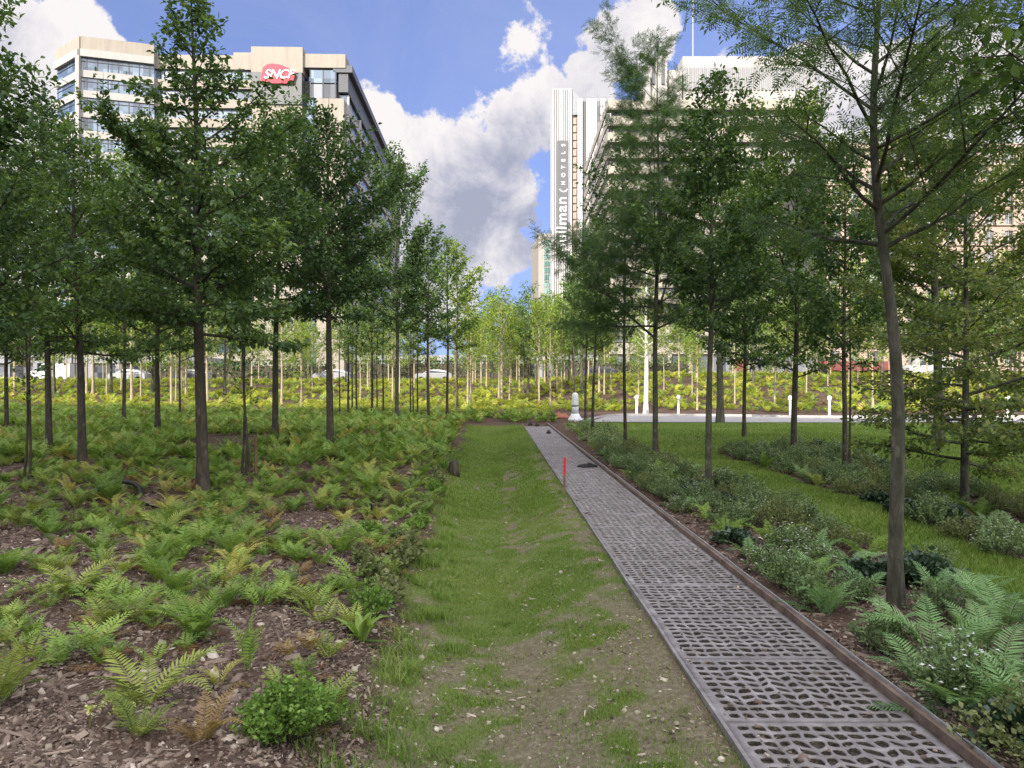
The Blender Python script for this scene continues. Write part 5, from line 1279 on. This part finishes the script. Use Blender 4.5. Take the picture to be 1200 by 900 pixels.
# ------------------------------------------------------------------ small things
M['paint_red'] = surf('paint_red', (.55, .02, .035), (.66, .04, .05), 20, .5)
M['wood_brown'] = surf('wood_brown', (.14, .09, .06), (.24, .17, .12), 15, .85, .4)
M['black_plastic'] = surf('black_plastic', (.008, .008, .009), (.02, .02, .022), 10, .45, .3)
M['white_plastic'] = surf('white_plastic', (.55, .56, .58), (.72, .73, .75), 5, .5)
X_, Y_ = gp(661, 579); z0 = hz1(X_, Y_)
o = empty('marker_stake', (X_, Y_, z0)); o.rotation_euler = (R(1.5), R(1), 0)
mb = MB(); mb.prism([(-.017, -.011), (.017, -.012), (.018, .012), (-.016, .011)], -.06, .28); mb.build('shaft', M['wood_brown'], o)
mb = MB(); mb.prism([(-.0185, -.0125), (.0185, -.0135), (.0195, .0135), (-.0175, .0125)], .2805, .54); mb.build('painted_top', M['paint_red'], o)
tag(o, 'thin wooden stake with red-painted top beside the slab path', 'stake')
def crumple(name, px, py, w, d, h, seed, mat, label, cat, lift=.018, rz=0):
    X_, Y_ = gp(px, py); rng = np.random.default_rng(seed); n = 15
    u, v = np.meshgrid(np.linspace(-1, 1, n), np.linspace(-1, 1, n))
    r = np.maximum(np.abs(u), np.abs(v)); z = h*(1-r**2)*(.25+vnoise(u*3+seed, v*3, .8, 1))+h*.35*vnoise(u*5+seed, v*5, .5, 2)
    x = u*w/2*(1+.3*(vnoise(v*2, u, .7, seed)-.5)); y = v*d/2*(1+.4*(vnoise(u*2, v, .7, seed+3)-.5)); z = np.where(r > .99, 0, z)
    V = np.concatenate([np.stack([x, y, z], -1).reshape(-1, 3), np.stack([x*.9, y*.9, z*0-.002], -1).reshape(-1, 3)]); ii = np.arange(n*n).reshape(n, n)
    f = np.stack([ii[:-1, :-1], ii[:-1, 1:], ii[1:, 1:], ii[1:, :-1]], -1).reshape(-1, 4)
    b = np.concatenate([ii[0, :], ii[1:, -1], ii[-1, -2::-1], ii[-2:0:-1, 0]]); b2 = np.roll(b, -1)
    o = new_obj(name, np_mesh(name, V, [f, f[:, ::-1]+n*n, np.stack([b, b+n*n, b2+n*n, b2], 1)], M[mat], None, True)); o.location = (X_, Y_, max(hz1(X_, Y_), 0)+lift); o.rotation_euler = (0, 0, rz); tag(o, label, cat); return o
crumple('fabric_scrap', 689, 548, .34, .22, .06, 1, 'black_plastic', 'crumpled black fabric scrap lying on the right edge of the path', 'scrap', rz=.4)
crumple('fabric_scrap', 621.5, 499, .16, .12, .12, 2, 'black_plastic', 'small black scrap at the far path end, left of two', 'scrap')
crumple('fabric_scrap', 629.5, 500, .16, .12, .10, 3, 'black_plastic', 'small black scrap at the far path end, right of two', 'scrap')
crumple('fabric_scrap', 643, 508.5, .15, .12, .10, 4, 'black_plastic', 'small black scrap by the kerb a little nearer than the two at the path end', 'scrap')
o = crumple('plant_heap', 657, 491, .8, .4, .24, 6, 'plant_redbrown', 'mound of faint reddish-brown plants beside the white flared post', 'plant_heap', 0)  # crumpled sheet standing in for reddish-brown plants
X_, Y_ = at(638, 32), 32.0
# irrigation pipe arching out of the mulch, left bed
X_, Y_ = gp(138, 592); z0 = hz1(X_, Y_); q = np.linspace(0, PI, 14); pts = np.stack([-.30*np.cos(q), .1*np.sin(q), .02+.16*np.sin(q)-.03*(q < .1)], 1)
A = Acc(); V, Fq = tubes([pts], [np.full(14, .032)], 8); A.add(V, [Fq]); o = new_obj('drain_pipe', A.mesh('drain_pipe', M['black_plastic'], False, True)); o.location = (X_, Y_, z0); tag(o, 'black pipe arching out of the mulch among ferns, far left', 'pipe')
# weathered stump with a stone at the swale edge
X_, Y_ = gp(532, 556); z0 = hz1(X_, Y_); mb = MB(); mb.lathe([(.11, -.04), (.095, .10), (.085, .24), (.06, .27)], n=11)
o = mb.build('stump', M['bark'], None, True); o.location = (X_, Y_, z0); tag(o, 'short dark wooden stump at the left edge of the grass swale', 'stump')
X_, Y_ = gp(519, 549); o = crumple('stone', 519, 549, .55, .2, .10, 9, 'flag', 'flat pale stone lying left of the stump', 'stone', -.01)
# white post with flared foot
Yb = 31.2; X_ = at(674, Yb); o = empty('flared_post', (X_, Yb, hz1(X_, Yb)))
mb = MB(); mb.lathe([(.31, 0), (.30, .07), (.20, .22), (.165, .30)], n=18); mb.build('foot', M['white_plastic'], o, True)
mb = MB(); mb.lathe([(.155, .302), (.145, .55), (.14, .9), (.13, 1.08), (.10, 1.16), (.03, 1.19)], n=18); mb.build('shaft', M['white_plastic'], o, True)
mb = MB(); mb.lathe([(.149, .60), (.149, .68)], n=18); mb.build('band', M['zinc'], o, True)
tag(o, 'white post with flared foot at the head of the path', 'post')
GB = 'white bollards along the far kerb of the road'
nb_ = 0
def bollard():
    o = empty('bollard')
    mb = MB(); mb.lathe([(.11, 0), (.11, .05), (.055, .10), (.05, .72), (.05, .78)], n=14); mb.build('shaft', M['white_plastic'], o, True)
    mb = MB(); mb.lathe([(.05, .785), (.085, .82), (.10, .90), (.085, .98), (.03, 1.02)], n=14); mb.build('cap', M['white_plastic'], o, True); return o
b0 = bollard()
blist = [(746, 38.6, 'white bollard just left of the white birch'), (795, 38.3, 'white bollard between the forked trunk and the lichen-spotted trunk'), (926, 36.6, 'white bollard seen left of the open-branched trunk'), (972, 36.3, 'white bollard seen left of the slender upright trunk'), (1181, 36.0, 'white bollard seen right of the wispy low-branched tree')]
for i, (px, Yb, lb) in enumerate(blist):
    X_ = at(px, Yb)
    # snap to just behind the kerb
    Yk = 29.9+.6*float(smooth(9, 2, X_))+.02*max(0, X_-12)+.3+5.6*float(smooth(2.4, 5.5, X_))*(1-.35*float(smooth(9, 15, X_)))+.45; X_ = at(px, Yk)
    if i == 0: o = b0
    else:
        o = b0.copy(); COL.objects.link(o)
        for ch in b0.children: c_ = ch.copy(); COL.objects.link(c_); c_.parent = o
    o.location = (X_, Yk, hz1(X_, Yk)); tag(o, lb, 'bollard', GB)
# parked cars on the street beyond the bank
M['car_silver'] = flat('car_silver', (.24, .25, .27), .4, .3); M['car_white'] = flat('car_white', (.38, .39, .4), .4); M['car_dark'] = flat('car_dark', (.04, .045, .055), .3); M['tyre'] = flat('tyre', (.015, .015, .015), .9); M['car_glass'] = flat('car_glass', (.02, .025, .03), .1)
def car(x, y, mat, label, van=False, rz=0.0):
    o = empty('parked_van' if van else 'parked_car', (x, y, hz1(x, y)), rz)
    h = 2.1 if van else 1.45
    prof_b = [(-2.1, .35), (-2.15, .75), (-1.9, .98), (-1.15, 1.0)] if not van else [(-2.4, .35), (-2.4, 1.1), (-1.9, 1.25), (-1.3, 1.3)]
    pb = prof_b+([(-.5, h-.04), (.6, h), (1.35, h-.1), (1.95, 1.02), (2.15, .95), (2.2, .45), (2.1, .32)] if not van else [(-.8, h), (2.4, h), (2.45, .5), (2.4, .32)])
    n = len(pb); mb = MB(); ws = [.74 if z > 1.1 else .88 for _, z in pb]
    mb.add([(x_, -w, z) for (x_, z), w in zip(pb, ws)]+[(x_, w, z) for (x_, z), w in zip(pb, ws)], [tuple(range(n)), tuple(range(n, 2*n))[::-1]]+[(i, n+i, n+(i+1) % n, (i+1) % n) for i in range(n)]); mb.build('body', M[mat], o)
    for s_ in (-1, 1):
        mb = MB(); g_ = [(-1.0, 1.05), (-.45, h-.12), (.55, h-.08), (1.2, h-.18), (1.6, 1.06)] if not van else [(-1.2, 1.3), (-.75, h-.15), (.1, h-.15), (.1, 1.3)]
        m = len(g_); y0_, y1_ = (.80, .875) if not van else (.76, .885)
        mb.add([(x_, s_*(.885 if z < 1.1 else .775 if not van else .80), z) for x_, z in g_]+[(x_, s_*(.80 if z < 1.1 else .70), z) for x_, z in g_], [tuple(range(m)), tuple(range(m, 2*m))[::-1]]+[(i, m+i, m+(i+1) % m, (i+1) % m) for i in range(m)]); mb.build('side_window', M['car_glass'], o)
        for xw in (-1.35, 1.4):
            mb = MB(); k = 14; mb.add([(xw+.32*math.cos(2*PI*i/k), s_*.90, .32+.32*math.sin(2*PI*i/k)) for i in range(k)]+[(xw+.32*math.cos(2*PI*i/k), s_*.68, .32+.32*math.sin(2*PI*i/k)) for i in range(k)], [tuple(range(k)), tuple(range(k, 2*k))[::-1]]+[(i, k+i, k+(i+1) % k, (i+1) % k) for i in range(k)]); mb.build('wheel', M['tyre'], o)
    tag(o, label, 'van' if van else 'car', 'vehicles parked beyond the bank'); return o
car(at(152, 86), 86, 'car_silver', 'silver parked car behind the sunlit ferns, right of the leaning grey trunk')
car(at(62, 86), 86, 'car_white', 'white parked van at far left behind the sunlit ferns', True)
car(at(228, 86), 86, 'car_dark', 'dark parked car behind the thickest trunk')
car(at(390, 86), 86, 'car_silver', 'silver parked car just left of the straight trunk nearest the swale')
car(at(508, 86), 86, 'car_silver', 'light grey parked car seen right of the small-crowned tree')
car(at(700, 86), 86, 'car_dark', 'dark parked car seen behind the small leaning tree')
car(at(1086, 80), 80, 'car_white', 'white parked van seen left of the stout lawn trunk', True)
# clipped dark hedges behind the cars
def hedge(x0, x1, Y, h, label, seed):
    o = empty('hedge', ((x0+x1)/2, Y, hz1((x0+x1)/2, Y))); rng = np.random.default_rng(seed); n = int((x1-x0)*150); hw = (x1-x0)/2
    P = np.c_[rng.uniform(-hw, hw, n), rng.uniform(-.7, .7, n), h*rng.uniform(0, 1, n)**.7]; P[:, 2] += (vnoise(P[:, 0], P[:, 1], 1.3, seed)-.5)*.5
    V, Fs = place(T_KITE*np.array([1.6, 1, 1]), F_KITE, P, rng.normal(0, 1, (n, 3)), rng.normal(0, 1, (n, 3)), rng.uniform(.18, .32, n)); A = Acc(); A.add(V, Fs, np.repeat(rng.uniform(0, 1, n), 4)); new_obj('foliage', A.mesh('foliage', M['leaf_dark']), o)
    mb = MB(); mb.box(-hw+.2, hw-.2, -.3, .3, 0, h*.75); mb.build('stems', M['bark'], o); tag(o, label, 'hedge')
hedge(-46, -22, 92, 2.6, 'dark clipped hedge behind the parked cars at left', 1)
hedge(-20, 3, 92, 3.0, 'dark clipped hedge behind the trees at the picture centre', 2)
hedge(5, 22, 92, 2.4, 'dark hedge behind the sunlit saplings right of centre', 3)
# red café sign on the bank top
X_, Y_ = at(868, 78), 78; o = empty('round_sign', (X_, Y_, hz1(X_, Y_))); mb = MB(); mb.lathe([(.05, 0), (.05, .5)], n=8); mb.build('pole', M['zinc'], o)
mb = MB(); mb.box(-.75, .75, -.06, .06, .5, 1.9); mb.build('board', M['awning_red'], o); tag(o, 'small red sign board on the bank top behind the small dense tree', 'sign')

# ------------------------------------------------------------------ labels of the single plants
marks2 = [(x, y, s) for x, y, s, px in LAND if s]+[(*gp(661, 579), 'the red-topped stake'), (*gp(335, 884), 'the bright green round bush'), (*gp(424, 752), 'the strap-leaved fern'), (*gp(532, 556), 'the dark stump'),
          (*gp(1130, 870), 'the glossy dark shrub'), (*gp(80, 722), 'the big arching fern')]
buck = {}
special = {'fresh bright green': 'fresh bright green fern with upright fronds above the round bright bush', 'strap-leaved': 'strap-leaved bright green fern at the edge of the mulch by the swale', 'bright green rounded': 'rounded bright green bush at the bottom edge between mulch and swale'}
for P_ in PLANTS:
    o, kind, x, y, look, grp = P_
    if look in special: tag(o, special[look], kind, grp); continue
    side_ok = [m for m in marks2 if (m[0] < .3) == (x < .3)]
    m = min(side_ok, key=lambda q: math.hypot(q[0]-x, q[1]-y)); dx, dy = x-m[0], y-m[1]
    rel = ('in front of' if dy < 0 else 'behind') if abs(dy) > abs(dx) else ('left of' if dx < 0 else 'right of')
    buck.setdefault((look, kind, rel, m[2]), []).append((math.hypot(dx, dy), o, grp))
for (look, kind, rel, mk), lst in buck.items():
    lst.sort(key=lambda q: q[0])
    for i, (d_, o, grp) in enumerate(lst):
        nth = '' if len(lst) == 1 else ('nearest ' if i == 0 else ordn(i+1)+' nearest ')
        tag(o, f'{nth}{look} {kind} {rel} {mk}', kind, grp)
print('plants', len(PLANTS), 'objects', len(bpy.data.objects))
# lettering curves become real meshes; the empty source scene has no text left
for o in [o for o in bpy.data.objects if o.type == 'FONT']:
    dg = bpy.context.evaluated_depsgraph_get()
    me = bpy.data.meshes.new_from_object(o.evaluated_get(dg)); nme = o.name; par = o.parent
    q = bpy.data.objects.new('lettering', me); COL.objects.link(q); q.parent = par; q.location = o.location; q.rotation_euler = o.rotation_euler; q.scale = o.scale
    bpy.data.objects.remove(o)
